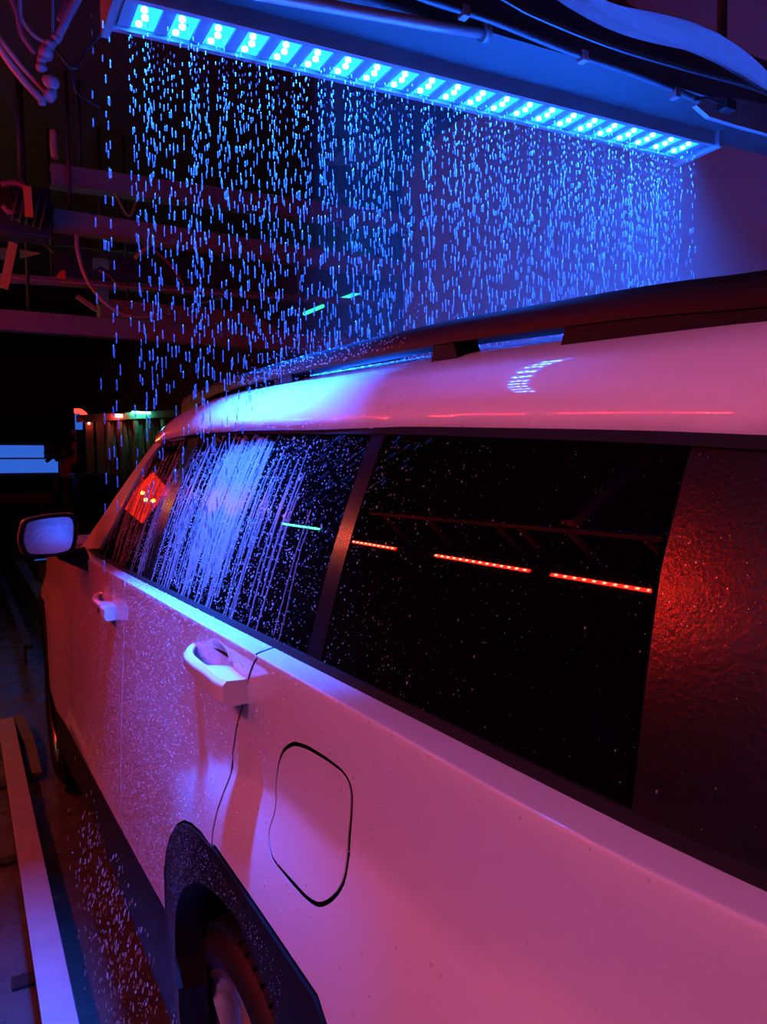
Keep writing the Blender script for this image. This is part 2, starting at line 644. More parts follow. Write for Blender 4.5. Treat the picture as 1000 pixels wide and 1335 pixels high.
# plastic lower cladding
arch_in_px = [(236, 1290), (232, 1250), (231, 1215), (232, 1190), (236, 1170), (243, 1157), (252, 1151), (262, 1150), (275, 1157), (290, 1170), (310, 1193), (330, 1220)]
ain = [US(*p) for p in arch_in_px]
arch_ring = [(1.432, BOT(1.43) - .004), (1.44, 0.26)] + [(1.40, 0.26)] + [(a, b) for a, b in ain] + [(0.94, ain[-1][1] + .0), (0.82, ain[-1][1] - .03), (0.73, 0.72), (0.685, 0.60), (0.67, 0.45)]
arch_ring += [(0.58, 0.45), (0.59, 0.70)] + list(reversed(arch_back[:-1])) + arch_out
clad = panel('wheel_arch_trim', [arch_ring], side, 'cladding', car, 0.022, flange=0.05, lift=0.004)
fai = [(YF - 0.405 * math.cos(math.pi * k / 24), 0.45 + 0.385 * math.sin(math.pi * k / 24)) for k in range(25)]
fring = [(3.545, 0.30), (3.595, 0.30)] + fai[1:-1] + [(4.405, 0.40), (4.46, 0.40)] + list(reversed(fa[1:-1]))
panel('wheel_arch_trim', [fring], side, 'cladding', car, 0.03, flange=0.05, lift=0.004)
panel('rocker_panel', [[(1.445, 0.20), (1.440, BOT(1.44) - .004), (2.2, BOT(2.2) - .004), (3.0, BOT(3.0) - .004), (3.43, bot - .004), (3.53, 0.30), (3.50, 0.20)]], side, 'cladding', car, 0.04, flange=0.05, lift=0.002)
panel('rear_bumper', [[(0.02, 0.22), (0.02, 0.696), (0.59, 0.696), (0.575, 0.44), (0.64, 0.40), (0.64, 0.22)]], side, 'cladding', car, 0.05, flange=0.05)
panel('front_bumper', [[(4.47, 0.25), (4.47, 0.497), (4.80, 0.515), (4.86, 0.80), (4.95, 0.60), (4.93, 0.25)]], side, 'cladding', car, 0.05, flange=0.05)
# dark inner skin seen through the shut lines
inner = [(0.06, 0.72), (0.06, S_TOP - .01), (2.95, S_TOP - .01), (3.5, 1.23), (4.5, 1.21), (4.78, 1.10), (4.80, 0.56), (4.49, 0.54)]
inner += [(a, b + .02) for a, b in reversed(fa[1:-1])] + [(3.48, 0.54), (3.3, 0.52), (3.0, .53), (1.50, BOT(1.5) + .03)] + [(a, b + 0.02) for a, b in reversed(arch_out[:-2])] + [(0.64, ARCH_TOP + .02), (0.58, 0.72)]
SCOOP = False
panel('inner_skin', [inner], side, 'gap', car, 0.05, flange=0, lift=-0.034)
SCOOP = True

# windows: outlines read off the photograph on the glass surface
g_bot = lambda y: 1.222 + belt_tilt(y)
g_top = lambda y: GZ(y) - 0.010
B_y = (1.86, 1.97)


def glass_strip(y0, y1, f0=0.0, f1=0.0, n=14):
    """pane between two pillars; f0/f1 shift the top edge of each side along the car"""
    lo = [(y0 + (y1 - y0) * k / n, 0) for k in range(n + 1)]
    a = [(y, g_bot(y) + 0.004) for y, _ in lo]
    t0, t1 = y0 + f0, y1 + f1
    b = [(t0 + (t1 - t0) * k / n, 0) for k in range(n + 1)]
    b = [(y, g_top(y) - 0.006) for y, _ in b]
    return a + list(reversed(b))


c_belt, c_top = UG(418, 868), UG(506, 562)
c_belt2, c_top2 = UG(400, 858), UG(488, 562)
d_belt, d_top = UG(822, 1060), UG(903, 566)
d_mid = UG(858, 742)
apil = [UG(*p) for p in [(131, 717), (150, 685), (172, 642), (192, 606), (207, 586), (222, 573)]]
apil_out = [UG(*p) for p in [(106, 716), (124, 690), (145, 660), (165, 631), (185, 603), (200, 583), (213, 569)]]
fw = [(B_y[1], g_bot(B_y[1]) + .004)] + [(y, g_bot(y) + .004) for y in np.linspace(2.05, apil[0][0] - 0.03, 10)] + apil
ytop = apil[-1][0]
fw += [(y, g_top(y) - .006) for y in np.linspace(ytop - 0.02, B_y[1] + 0.01, 8)]
panel('window_pane', [fw], gh, 'glass_dark', car, 0.04, flange=0.004)
panel('window_pane', [glass_strip(c_belt2[0] + .004, B_y[0], c_top2[0] - c_belt2[0], 0.01)], gh, 'glass_dark', car, 0.04, flange=0.004)
qw = [(y, g_bot(y) + .004) for y in np.linspace(d_belt[0] + .003, c_belt[0] - .003, 14)]
qw += [(y, g_top(y) - .006) for y in np.linspace(c_top[0] - .003, d_top[0] + .003, 14)] + [(d_mid[0] + .003, d_mid[1])]
panel('window_pane', [qw], gh, 'glass_dark', car, 0.04, flange=0.004)
cp = [(c_belt[0] + .001, g_bot(c_belt[0]) + .004), (c_belt2[0], g_bot(c_belt2[0]) + .004), (c_top2[0], g_top(c_top2[0]) - .006), (c_top[0] + .001, g_top(c_top[0]) - .006)]
panel('pillar_trim', [cp], gh, 'pillar_black', car, 0.04, flange=0.004, lift=0.0015)
bp = [(B_y[0] + .003, g_bot(B_y[0]) + .004), (B_y[1] - .003, g_bot(B_y[1]) + .004), (B_y[1] + .007, g_top(B_y[1]) - .006), (B_y[0] + .013, g_top(B_y[0]) - .006)]
panel('pillar_trim', [bp], gh, 'pillar_black', car, 0.04, flange=0.004, lift=0.001)


def gh_rear(y, z):
    p = gh(y, z)
    t = max(0, d_belt[0] - y)
    p.x += 0.02 * t
    return p


dp = [(0.06, g_bot(.06) + .004)] + [(y, g_bot(y) + .004) for y in np.linspace(.12, d_belt[0] - .003, 6)] + [(d_mid[0] - .003, d_mid[1]), (d_top[0] - .003, g_top(d_top[0]) - .006)]
dp += [(y, g_top(y) - .006) for y in np.linspace(d_top[0] - .05, .16, 5)]
panel('corner_glass', [dp], gh_rear, 'gloss_black', car, 0.03, flange=0.004)
ap = apil_out + [(y, g_top(y) + .004) for y in (2.10, 2.02)] + [(y, g_top(y) - .006) for y in (2.02, ytop - .03)] + [(a + .004, b + .002) for a, b in reversed(apil)]
panel('front_pillar', [ap], gh, 'paint', car, 0.03, flange=0.02, lift=0.006)
# black rubber at the foot and head of the glass, and the skin behind it
panel('belt_trim', [[(y, g_bot(y) - .012) for y in np.linspace(.06, 2.92, 40)] + [(y, g_bot(y) + .009) for y in np.linspace(2.92, .06, 40)]], gh, 'gap', car, 0.08, flange=0.02, lift=0.006)
panel('drip_moulding', [[(y, g_top(y) - .006) for y in np.linspace(.15, 2.18, 30)] + [(y, g_top(y) + .004) for y in np.linspace(2.18, .15, 30)]], gh, 'gap', car, 0.08, flange=0.01, lift=0.003)
skin = [(0.08, 1.212), (2.90, 1.185)] + [(a - .01, b - .004) for a, b in apil_out[1:]] + [(2.0, g_top(2.0)), (1.0, g_top(1.0)), (0.17, g_top(.17))]
panel('inner_skin', [skin], gh, 'gap', car, 0.06, flange=0, lift=-0.006)

# roof
rf = [(0.10, 0.0)] + [(y, 0.0) for y in np.linspace(0.3, 2.18, 12)] + [(2.24, 0.02), (2.32, .10), (2.38, .25), (2.44, .5), (2.48, .75), (2.50, 1.0), (0.04, 1.0), (0.06, .4), (0.10, .1)]
panel('roof_panel', [rf], roof, 'paint', car, 0.05, flange=0.012)

# roof rails
RX = 0.612
rail_top = pchip([.05, .25, .438, .52, .681, .914, 1.141, 1.468, 1.80, 1.98, 2.15, 2.28, 2.36, 2.40],
                 [1.60, 1.622, 1.640, 1.650, 1.664, 1.681, 1.692, 1.704, 1.711, 1.713, 1.712, 1.706, 1.697, 1.690])


def roof_z_at(y, x):
    lo, hi = 0.0, 1.0
    for _ in range(24):
        m = (lo + hi) / 2
        if roof(y, m).x < x:
            lo = m
        else:
            hi = m
    return roof(y, lo).z


def rail_mesh(sgn):
    mb = MB()
    rows = []
    ys = list(np.linspace(0.06, 2.25, 46)) + [2.29, 2.33, 2.36, 2.385, 2.40]
    for y in ys:
        zt = rail_top(y)
        zr = roof_z_at(y, RX)
        th = 0.034
        if y > 2.0:
            th = 0.034 + (zt - zr - 0.034 + .01) * sm(1.95, 2.25, y)
        if y < 0.35:
            th = 0.034 + (zt - zr - 0.034 + .01) * sm(0.35, 0.15, y)
        zb = zt - max(0.01, th)
        k = 1.0 - 0.75 * sm(2.25, 2.40, y)
        hw = 0.023 * k
        prof = [(-hw, zb), (-hw, zt - .012), (-hw * .75, zt - .003), (0, zt), (hw * .75, zt - .003), (hw, zt - .012), (hw, zb), (-hw, zb)]
        rows.append([((RX + a) if sgn == 1 else 2 * XC - RX - a, y, z) for a, z in prof])
    mb.grid(rows, True)
    for r in (rows[0], rows[-1]):
        mb.add(r[:-1], [tuple(range(7))])
    return mb


for sgn in (1, -1):
    rail = rail_mesh(sgn).build('roof_rail', 'rail_black', car)
    for y0, y1 in ((0.40, 0.665), (0.865, 0.935), (1.45, 1.56)):
        mb = MB()
        ring = []
        for zz in (0, 1):
            for y in (y0, y1):
                for a in (-.02, .02):
                    x = RX + a
                    z = rail_top(y) - 0.03 if zz else roof_z_at(y, x) - 0.006
                    yy = y + (0.012 if y == y0 else -0.012) * zz
                    ring.append((x if sgn == 1 else 2 * XC - x, yy, z))
        mb.add(ring, [(0, 2, 3, 1), (4, 5, 7, 6), (0, 1, 5, 4), (2, 6, 7, 3), (0, 4, 6, 2), (1, 3, 7, 5)])
        mb.build('foot', 'black_plastic', rail)

# windscreen, bonnet, nose and tail (they only show from other viewpoints)
rows = []
for a, b in apil_out:
    p = gh(a, b)
    row = []
    for k in range(13):
        t = k / 12
        row.append((p.x + .02 + (2 * (XC - p.x) - .04) * t, p.y + 0.16 * math.sin(math.pi * t) ** 0.8, p.z + 0.05 * math.sin(math.pi * t) * (b - 1.2) / .35 + .0))
    rows.append(row)
MB().grid(rows).build('windscreen', 'glass_dark', car)
rows = []
for y in np.linspace(2.93, 4.82, 16):
    p = side(y, 1.258) if y < 4.55 else side(y, 1.236 - (y - 4.55) * .42)
    rows.append([(p.x + 2 * (XC - p.x) * k / 14, y + 0.14 * math.sin(math.pi * k / 14) * sm(2.9, 4.8, y), p.z + 0.035 * math.sin(math.pi * k / 14)) for k in range(15)])
MB().grid(rows).build('bonnet', 'paint', car)
mb = MB()
rows = []
for z, yy in ((1.12, 4.82), (0.95, 4.90), (0.8, 4.93), (0.6, 4.96), (0.25, 4.93)):
    p = side(4.82, z)
    rows.append([(p.x + 2 * (XC - p.x) * k / 14, yy + 0.16 * math.sin(math.pi * k / 14) ** .7 - .05, z) for k in range(15)])
MB().grid(rows).build('front_bumper', 'paint', car)
mb = MB()
for i in range(6):
    z = 0.66 + i * .07
    mb.box(XC - .62, XC + .62, 5.01, 5.05, z, z + .035, 0.008)
mb.build('grille', 'trim_metal', car)
for sgn in (1, -1):
    mb = MB().box(XC - sgn * .85 - .10, XC - sgn * .85 + .10, 4.86, 4.97, 0.86, 0.98, 0.02)
    mb.build('headlamp', 'glass_dark', car)
    MB().box(XC - sgn * .84 - .09, XC - sgn * .84 + .09, -0.012, 0.06, 0.85, 1.18, 0.015).build('tail_lamp', 'red_fabric', car)
rows = []
for z, yy in ((1.246, .02), (1.1, 0.0), (0.9, -.01), (0.70, -.02)):
    p = side(0.03, z)
    rows.append([(p.x + 2 * (XC - p.x) * k / 14, yy - 0.06 * math.sin(math.pi * k / 14) ** .6, z) for k in range(15)])
MB().grid(rows).build('tailgate', 'paint', car)
rows = []
for z, yy in ((GZ(.1) + .14, .14), (1.40, 0.08), (1.246, .02)):
    x0 = gh(.1, min(z, 1.47)).x + .02
    rows.append([(x0 + 2 * (XC - x0) * k / 14, yy - 0.06 * math.sin(math.pi * k / 14) ** .6, z) for k in range(15)])
MB().grid(rows).build('rear_window', 'glass_dark', car)
rows = []
for z, yy in ((0.71, -.03), (0.6, -0.05), (0.4, -.05), (0.22, -.01)):
    p = side(0.03, z)
    rows.append([(p.x + 2 * (XC - p.x) * k / 14, yy - 0.07 * math.sin(math.pi * k / 14) ** .6, z) for k in range(15)])
MB().grid(rows).build('rear_bumper', 'cladding', car)
MB().box(XS + .10, 2 * XC - XS - .10, 1.6, 3.45, 0.22, 0.30, .02).box(XS + .32, 2 * XC - XS - .32, 0.1, 4.8, 0.25, 0.34, .02).build('underbody', 'gap', car)


# wheels
def wheel(xo, yc, sgn):
    """xo: outer face; sgn 1 for the left side"""
    R, rr = 0.366, 0.280
    X = lambda d: d * sgn
    zc = R
    rim = MB()
    rim.lathe([(rr + .004, X(.022)), (rr + .008, X(.010)), (rr - .002, X(.006)), (rr - .010, X(.014)), (rr - .018, X(.03)), (rr - .035, X(.10)), (rr - .04, X(.20)), (rr, X(.225))], xo, yc, zc, 64)
    w_ = rim.build('wheel', 'rim_metal', car)
    t = MB()
    prof = [(rr - .004, X(.018)), (rr + .012, X(.004)), (rr + .03, X(-.004)), (rr + .055, X(-.001)), (R - .022, X(.010)), (R - .008, X(.026)), (R - .002, X(.05)), (R - .002, X(.10)),
            (R - .002, X(.16)), (R - .008, X(.205)), (R - .03, X(.222)), (rr + .05, X(.235)), (rr, X(.22))]
    t.lathe(prof, xo, yc, zc, 96)
    # tread blocks: shoulder lugs and two centre ribs
    n = 66
    for k in range(n):
        g0 = 2 * math.pi * (k + .12) / n
        g1 = 2 * math.pi * (k + .86) / n
        for (xa, ra, xb, rb, skew) in ((.014, R - .014, .058, R - .001, .0), (.068, R - .002, .112, R - .002, .35), (.122, R - .002, .164, R - .002, .7), (.174, R - .001, .214, R - .012, 1.0)):
            vs = []
            for dr in (-.004, .008):
                for (xx, r_) in ((xa, ra), (xb, rb)):
                    for g in (g0, g1):
                        gg = g + skew * math.pi / n
                        r2 = r_ + dr
                        vs.append((xo + X(xx - (0.004 if (dr > 0 and xx == .014) else 0)), yc + r2 * math.cos(gg), zc + r2 * math.sin(gg)))
            t.add(vs, [(4, 5, 7, 6), (0, 4, 6, 2), (1, 3, 7, 5), (0, 1, 5, 4), (2, 6, 7, 3)])
    t.build('tyre', 'tyre', w_)
    # sidewall rib
    MB().lathe([(rr + .034, X(-.0040)), (rr + .037, X(-.0065)), (rr + .040, X(-.0035))], xo, yc, zc, 96).build('sidewall_ring', 'tyre', w_)
    MB().lathe([(0.0, X(.09)), (rr - .03, X(.10))], xo, yc, zc, 48).build('brake_disc', 'rim_dark', w_)
    for k in range(10):
        pair = k // 2
        g = 2 * math.pi * (pair / 5) + (0.17 if k % 2 else -0.17) + .3
        g2 = 2 * math.pi * (pair / 5) + (0.27 if k % 2 else -0.27) + .3
        sp = MB()
        vs = []
        for (r, ang, hw, xf, th) in ((0.045, g, .020, .034, .03), (0.12, g * .5 + g2 * .5, .014, .026, .03), (rr - .012, g2, .017, .018, .03)):
            c, s_ = math.cos(ang), math.sin(ang)
            for side_ in (-1, 1):
                for dep in (0, th):
                    vs.append((xo + X(xf + dep), yc + r * c - side_ * hw * s_ * (1 if dep == 0 else 1.3), zc + r * s_ + side_ * hw * c * (1 if dep == 0 else 1.3)))
        fs = []
        for i in (0, 4):
            fs += [(i, i + 2, i + 6, i + 4), (i + 1, i + 5, i + 7, i + 3), (i, i + 4, i + 5, i + 1), (i + 2, i + 3, i + 7, i + 6)]
        fs += [(0, 1, 3, 2), (8, 10, 11, 9)]
        sp.add(vs, fs)
        sp.build('spoke', 'rim_metal', w_)
    MB().lathe([(0.0, X(.018)), (0.03, X(.020)), (0.036, X(.026)), (0.075, X(.036)), (0.08, X(.06))], xo, yc, zc, 32).build('hub_cap', 'rim_metal', w_)
    # wheel well liner
    MB().lathe([(.455, X(.02)), (.455, X(.30)), (0.0, X(.30))], xo, yc, zc + .04, 40).build('wheel_well', 'gap', w_)


for yc in (YF, YR):
    wheel(0.348, yc, 1)
    wheel(2 * XC - 0.348, yc, -1)


# door handles
def handle(hy, hz, door, sgn, key=False):
    L = 0.285
    rows = []
    n = 22
    for i in range(n + 1):
        t = i / n
        y = hy + L / 2 - L * t              # from the front end to the rear end
        # stand-off of the outer face from the door skin, and half height
        st = 0.004 + 0.036 * (math.sin(min(1, t / 0.38) * math.pi / 2) ** 0.9) if t < .38 else 0.040
        if t > .88:
            st = 0.040 - 0.006 * ((t - .88) / .12) ** 2
        hh = 0.009 + 0.005 * sm(0, .25, t) + 0.005 * sm(.45, .8, t)
        th = 0.016 if t < .62 else 0.016 + 0.04 * sm(.62, .74, t)
        drop = -0.012 * t + .006
        base = side(y, hz + drop)
        bx = XS + 0.012 + plan(y)
        xo_ = bx - st
        xi = min(bx + .012, xo_ + th)
        zc = base.z
        pr = [(xo_ + .006, hh), (xo_, hh - .006), (xo_, -hh + .006), (xo_ + .006, -hh), (xi, -hh * .9), (xi, hh * .9), (xo_ + .006, hh)]
        rows.append([((x if sgn == 1 else 2 * XC - x), y, zc + d) for x, d in pr])
    mb = MB().grid(rows, False)
    for r in (rows[0], rows[-1]):
        mb.add(r[:-1], [tuple(range(6))])
    h_ = mb.build('door_handle', 'paint', door)
    md = h_.modifiers.new('bevel', 'BEVEL')
    md.width = 0.0025
    md.segments = 2
    md.limit_method = 'ANGLE'
    md.angle_limit = math.radians(35)


for d, (hy, hz) in zip((rear_door, front_door), HANDLES):
    handle(hy, hz, d[0], 1)
    handle(hy, hz, d[1], -1)
hy, hz = HANDLES[1]
k_ = MB()
xk = XS + .012 - .0405
k_.lathe([(0.0, 0.0), (.006, -.001), (.008, .001)], xk, hy - .085, side(hy, hz).z - .004, 16)
k_.build('key_cylinder', 'trim_metal', front_door[0])

# door mirror
for sgn in (1, -1):
    Ym = 2.60
    pc = at_y(66, 697, Ym)
    pts = [at_y(*p, Ym) for p in [(27, 690), (30, 681), (40, 676), (62, 672), (84, 670), (96, 671), (101, 678), (102, 695), (98, 715), (90, 722), (70, 726), (45, 727), (33, 725), (27, 715), (25, 702)]]
    c = sum(pts, Vector()) / len(pts)
    loopat = lambda k, dy: [Vector((c.x + (p.x - c.x) * k, Ym + dy, c.z + (p.z - c.z) * k)) for p in smooth_path(pts + [pts[0]], 3)[:-1]]
    rings = [loopat(.86, .012), loopat(.90, -.004), loopat(.96, -.006), loopat(1.0, .004), loopat(1.02, .05), loopat(.92, .10), loopat(.62, .135), loopat(.05, .15)]
    fx = (lambda p: p) if sgn == 1 else (lambda p: Vector((2 * XC - p.x, p.y, p.z)))
    n = len(rings[0])
    mb = MB()
    mb.add([fx(p) for r in rings for p in r], [(i * n + k, i * n + (k + 1) % n, (i + 1) * n + (k + 1) % n, (i + 1) * n + k) for i in range(len(rings) - 1) for k in range(n)], True)
    mi = mb.build('wing_mirror', 'black_plastic', car)
    gl = loopat(.85, .003)
    mb = MB()
    mb.add([fx(p) for p in gl], [tuple(range(n))])
    mb.build('mirror_glass', 'mirror', mi)
    cov = [loopat(1.012, .03), loopat(1.035, .05), loopat(.94, .104), loopat(.64, .14), loopat(.05, .155)]
    mb = MB()
    mb.add([fx(p) for r in cov for p in r], [(i * n + k, i * n + (k + 1) % n, (i + 1) * n + (k + 1) % n, (i + 1) * n + k) for i in range(len(cov) - 1) for k in range(n)], True)
    mb.build('mirror_cover', 'paint', mi)
    a0 = at_y(96, 722, Ym + .03)
    mb = MB()
    foot = side(2.66, 1.20)
    tri = [fx(Vector((c.x + .03, Ym + .03, c.z - .08))), fx(Vector((c.x + .12, Ym + .02, c.z - .07))), fx(Vector((foot.x + .01, Ym - .02, foot.z - .025))), fx(Vector((foot.x + .01, Ym + .10, foot.z - .01))), fx(Vector((c.x + .03, Ym + .10, c.z - .07))), fx(Vector((c.x + .12, Ym + .10, c.z - .05)))]
    mb.add(tri, [(0, 1, 2), (4, 3, 5), (0, 2, 3, 4), (1, 5, 3, 2), (0, 4, 5, 1)])
    mb.build('mirror_stalk', 'black_plastic', mi)

# ------------------------------------------------------------------ the blue LED rain bar
BY0, BY1 = 1.415, 1.500                    # near and far edge of its underside
BX0, BX1 = 0.290, 1.765
bz = lambda x: 2.293 + (x - BX0) * 0.0255  # it hangs a touch higher on the far side
bar = empty('rain_light_bar', ((BX0 + BX1) / 2, 1.46, 2.31), 'long blue LED light bar dripping a curtain of water over the car roof', 'light bar')


def slab(x0, x1, y0, y1, d0, d1):
    vs = [(x, y, bz(x) + d) for d in (d0, d1) for y in (y0, y1) for x in (x0, x1)]
    return vs, [(0, 2, 3, 1), (4, 5, 7, 6), (0, 1, 5, 4), (2, 6, 7, 3), (0, 4, 6, 2), (1, 3, 7, 5)]


mb = MB()
mb.add(*slab(BX0 - .03, BX1 + .02, BY0 - .012, BY1 + .012, .008, .06))
mb.add(*slab(BX0 - .03, BX1 + .02, BY0 - .016, BY0 - .004, -.004, .06))
mb.add(*slab(BX0 - .03, BX1 + .02, BY1 + .004, BY1 + .016, -.004, .06))
mb.build('housing', 'steel', bar)
NM = 22
pitch = (BX1 - BX0) / NM
for i in range(NM):
    x = BX0 + pitch * (i + .5)
    mb = MB()
    mb.add(*slab(x - pitch * .31, x + pitch * .31, BY0, BY1, .003, .010))
    mod = mb.build('led_module', 'led_plate', bar)
    mb = MB()
    for k, yy in enumerate((BY0 + .016, BY0 + .040, BY0 + .064)):
        mb.tube([(x - .010 + (k % 2) * .006, yy, bz(x) + .004), (x - .010 + (k % 2) * .006, yy, bz(x) - .003)], .0062, 10)
    mb.build('led_bulb', 'led_bulb', mod)
for i in range(NM + 1):
    x = BX0 + pitch * i
    mb = MB()
    mb.add(*slab(x - pitch * .17, x + pitch * .17, BY0, BY1, .001, .012))
    mb.build('module_divider', 'zinc', bar)
for x in (BX0 - .035, BX1 + .02):
    mb = MB()
    mb.add(*slab(x, x + .014, BY0 - .03, BY1 + .03, -.012, .09))
    mb.build('end_cap', 'zinc', bar)
# carrier beam over the bar
beam = empty('carrier_beam', (1.3, 1.35, 2.4), 'dark steel carrier beam directly above the blue light bar', 'beam')
mb = MB()
mb.add(*slab(BX0 - .10, 3.06, 1.27, 1.40, .03, .16))
mb.build('beam_body', 'beam_paint', beam)
mb = MB()
mb.add(*slab(BX0 - .10, 3.06, 1.40, 1.50, .061, .075))
mb.build('beam_flange', 'beam_paint', beam)
for x in (0.34, 1.72):
    MB().tube([(x, 1.33, bz(x) + .15), (x, 1.33, 3.86)], .012, 8).build('hanger_rod', 'dark_steel', beam)

# pipes and conduit above the beam
p = [at_y(395, 2, 1.28), at_y(470, 16, 1.28), at_y(560, 32, 1.28), at_y(628, 42, 1.28)]
pv = empty('water_pipe', p[-1], 'capped blue-lit water pipe lying on the carrier beam', 'pipe')
ext = p[0] + (p[0] - p[1]) * 2.5
mb = MB().tube([ext] + p, .011, 12)
mb.build('tube', 'steel', pv)
MB().tube([p[-1], p[-1] + (p[-1] - p[-2]).normalized() * .014], .018, 12).build('end_fitting', 'zinc', pv)
q = [at_y(520, -14, 1.24), at_y(565, 2, 1.24), at_y(640, 26, 1.24), at_y(740, 66, 1.24), at_y(850, 105, 1.24), at_y(955, 150, 1.24), at_y(1000, 166, 1.24)]
cdt = empty('steel_conduit', q[3], 'thin straight steel conduit running above the capped pipe', 'conduit')
MB().tube(smooth_path([q[0] + (q[0] - q[1]) * 5] + q + [q[-1] + (q[-1] - q[-2]) * 4], 4), .0075, 8).build('tube', 'dark_steel', cdt)
for px_, py_ in ((605, 14), (760, 72), (880, 120)):
    c_ = at_y(px_, py_ + 3, 1.24)
    MB().box(c_.x - .008, c_.x + .008, 1.230, 1.250, c_.z - .010, c_.z + .012, .002).build('clamp', 'zinc', cdt)
q = [at_y(640, -10, 1.15), at_y(700, 22, 1.15), at_y(800, 62, 1.15), at_y(900, 92, 1.15), at_y(990, 118, 1.15), at_y(1060, 150, 1.15)]
tag(MB().tube(smooth_path([q[0] + (q[0] - q[1]) * 4] + q, 5), .004, 8).build('cable', 'hose_black'), 'thin black cable strung just above the steel conduit', 'cable')
# folded red tarpaulin hung under the ceiling
rows = []
tp = [(700, -22), (745, 8), (800, 36), (850, 50), (910, 66), (970, 96), (1010, 122)]
up = [(770, -40), (800, -8), (850, 14), (905, 40), (960, 66), (1010, 98), (1040, 122)]
for i, (a, b) in enumerate(zip(tp, up)):
    A, B = at_y(*a, 1.18), at_y(*b, 1.02)
    rows.append([A.lerp(B, k / 8) + Vector((0, 0.02 * math.sin(k * 1.7 + i), .012 * math.sin(k * 2.1 + i * 1.3))) for k in range(9)])
tarp = MB().grid(rows).build('tarpaulin', 'tarp')
md = tarp.modifiers.new('solid', 'SOLIDIFY')
md.thickness = .004
md = tarp.modifiers.new('sub', 'SUBSURF')
md.levels = md.render_levels = 2
tag(tarp, 'crumpled reddish tarpaulin slung above the conduit near the ceiling', 'tarpaulin')
# bracket plate at the right end of the beam
pts = [at_y(*p_, 1.20) for p_ in [(908, 137), (925, 127), (960, 128), (1010, 138), (1040, 150), (1040, 185), (960, 163), (925, 152)]]
mb = MB()
n = len(pts)
mb.add(pts + [v + Vector((0, .012, 0)) for v in pts], [tuple(range(n)), tuple(reversed(range(n, 2 * n)))] + [(k, n + k, n + (k + 1) % n, (k + 1) % n) for k in range(n)])
tag(mb.build('bracket_plate', 'zinc'), 'pinkish painted bracket plate at the end of the carrier beam', 'bracket')
mb = MB()
c_ = at_y(945, 140, 1.19)
mb.box(c_.x - .02, c_.x + .016, 1.17, 1.197, c_.z - .012, c_.z + .012, .004)
mb.tube(smooth_path([at_y(905, 130, 1.18), at_y(922, 128, 1.18), at_y(936, 134, 1.18)], 5), .003, 6)
tag(mb.build('cable_plug', 'black_plastic'), 'small black plug hanging in front of the bracket plate', 'plug')

# ------------------------------------------------------------------ lamps along the left wall (they light the flank and show in the glass)
XW = -1.30


def led_strip(y0, y1, z, mat_s, mat_l, label, group, name, spacing=.062):
    root = empty(name, (XW, (y0 + y1) / 2, z), label, 'light strip', group)
    MB().box(XW - .05, XW - .012, y0 - .02, y1 + .02, z - .02, z + .02, .004).build('channel', 'dark_steel', root)
    MB().box(XW - .012, XW - .008, y0, y1, z - .011, z + .011).build('diffuser_offscreen', mat_s, root)
    mb = MB()
    y = y0 + spacing / 2
    while y < y1:
        mb.box(XW - .008, XW - .003, y - .007, y + .007, z - .006, z + .006)
        y += spacing
    mb.build('led_row_offscreen', mat_l, root)
    for y in (y0 + .05, y1 - .05):
        MB().box(-1.71, XW - .045, y - .01, y + .01, z - .012, z + .012).build('wall_bracket', 'dark_steel', root)
    return root


for y0, y1, lab in ((1.72, 2.78, 'red LED strip at the entrance end of the left wall'),
                    (2.94, 3.78, 'middle red LED strip on the left wall, mirrored in the quarter window'),
                    (4.27, 5.12, 'red LED strip on the left wall next to the green strip')):
    led_strip(y0, y1, 2.40, 'red_strip', 'red_led', lab, 'red LED strips on the left wall', 'red_light_strip_offscreen')
led_strip(5.60, 6.40, 2.50, 'green_strip', 'green_strip', 'green LED strip on the left wall beyond the red strips', None, 'green_light_strip_offscreen')
# red painted pipe with slanting struts above the strips
rack = empty('pipe_rack', (XW, 3.6, 2.82), 'steel pipe rack with slanting struts above the red LED strips', 'rack')
MB().box(XW - .03, XW + .02, 2.3, 5.1, 2.80, 2.84, .006).build('rail', 'zinc', rack)
for y in (2.45, 2.95, 3.35, 3.55, 4.3, 4.9):
    MB().beam((XW, y, 2.81), (-1.70, y - .25, 2.60), .03, .03).build('strut', 'zinc', rack)
# beacon hung ahead of the car; it shows only as a red blot in the front window
bc = empty('warning_beacon_offscreen', (-0.44, 8.3, 2.08), 'red warning beacon with amber bulbs hung ahead of the car', 'beacon')
MB().box(-.70, -.16, 8.30, 8.36, 1.72, 2.44, .01).build('beacon_housing', 'dark_steel', bc)
MB().box(-.66, -.20, 8.294, 8.30, 1.76, 2.40).build('beacon_lens_offscreen', 'beacon_red', bc)
for k, (x_, z_) in enumerate(((-.56, 2.12), (-.45, 2.06), (-.33, 2.10))):
    MB().tube([(x_, 8.294, z_), (x_, 8.27, z_)], .03, 10).build('amber_bulb_offscreen', 'amber_bulb', bc)
MB().tube([(-.44, 8.33, 2.43), (-.44, 8.33, 3.86)], .012, 6).build('hanger_rod', 'dark_steel', bc)
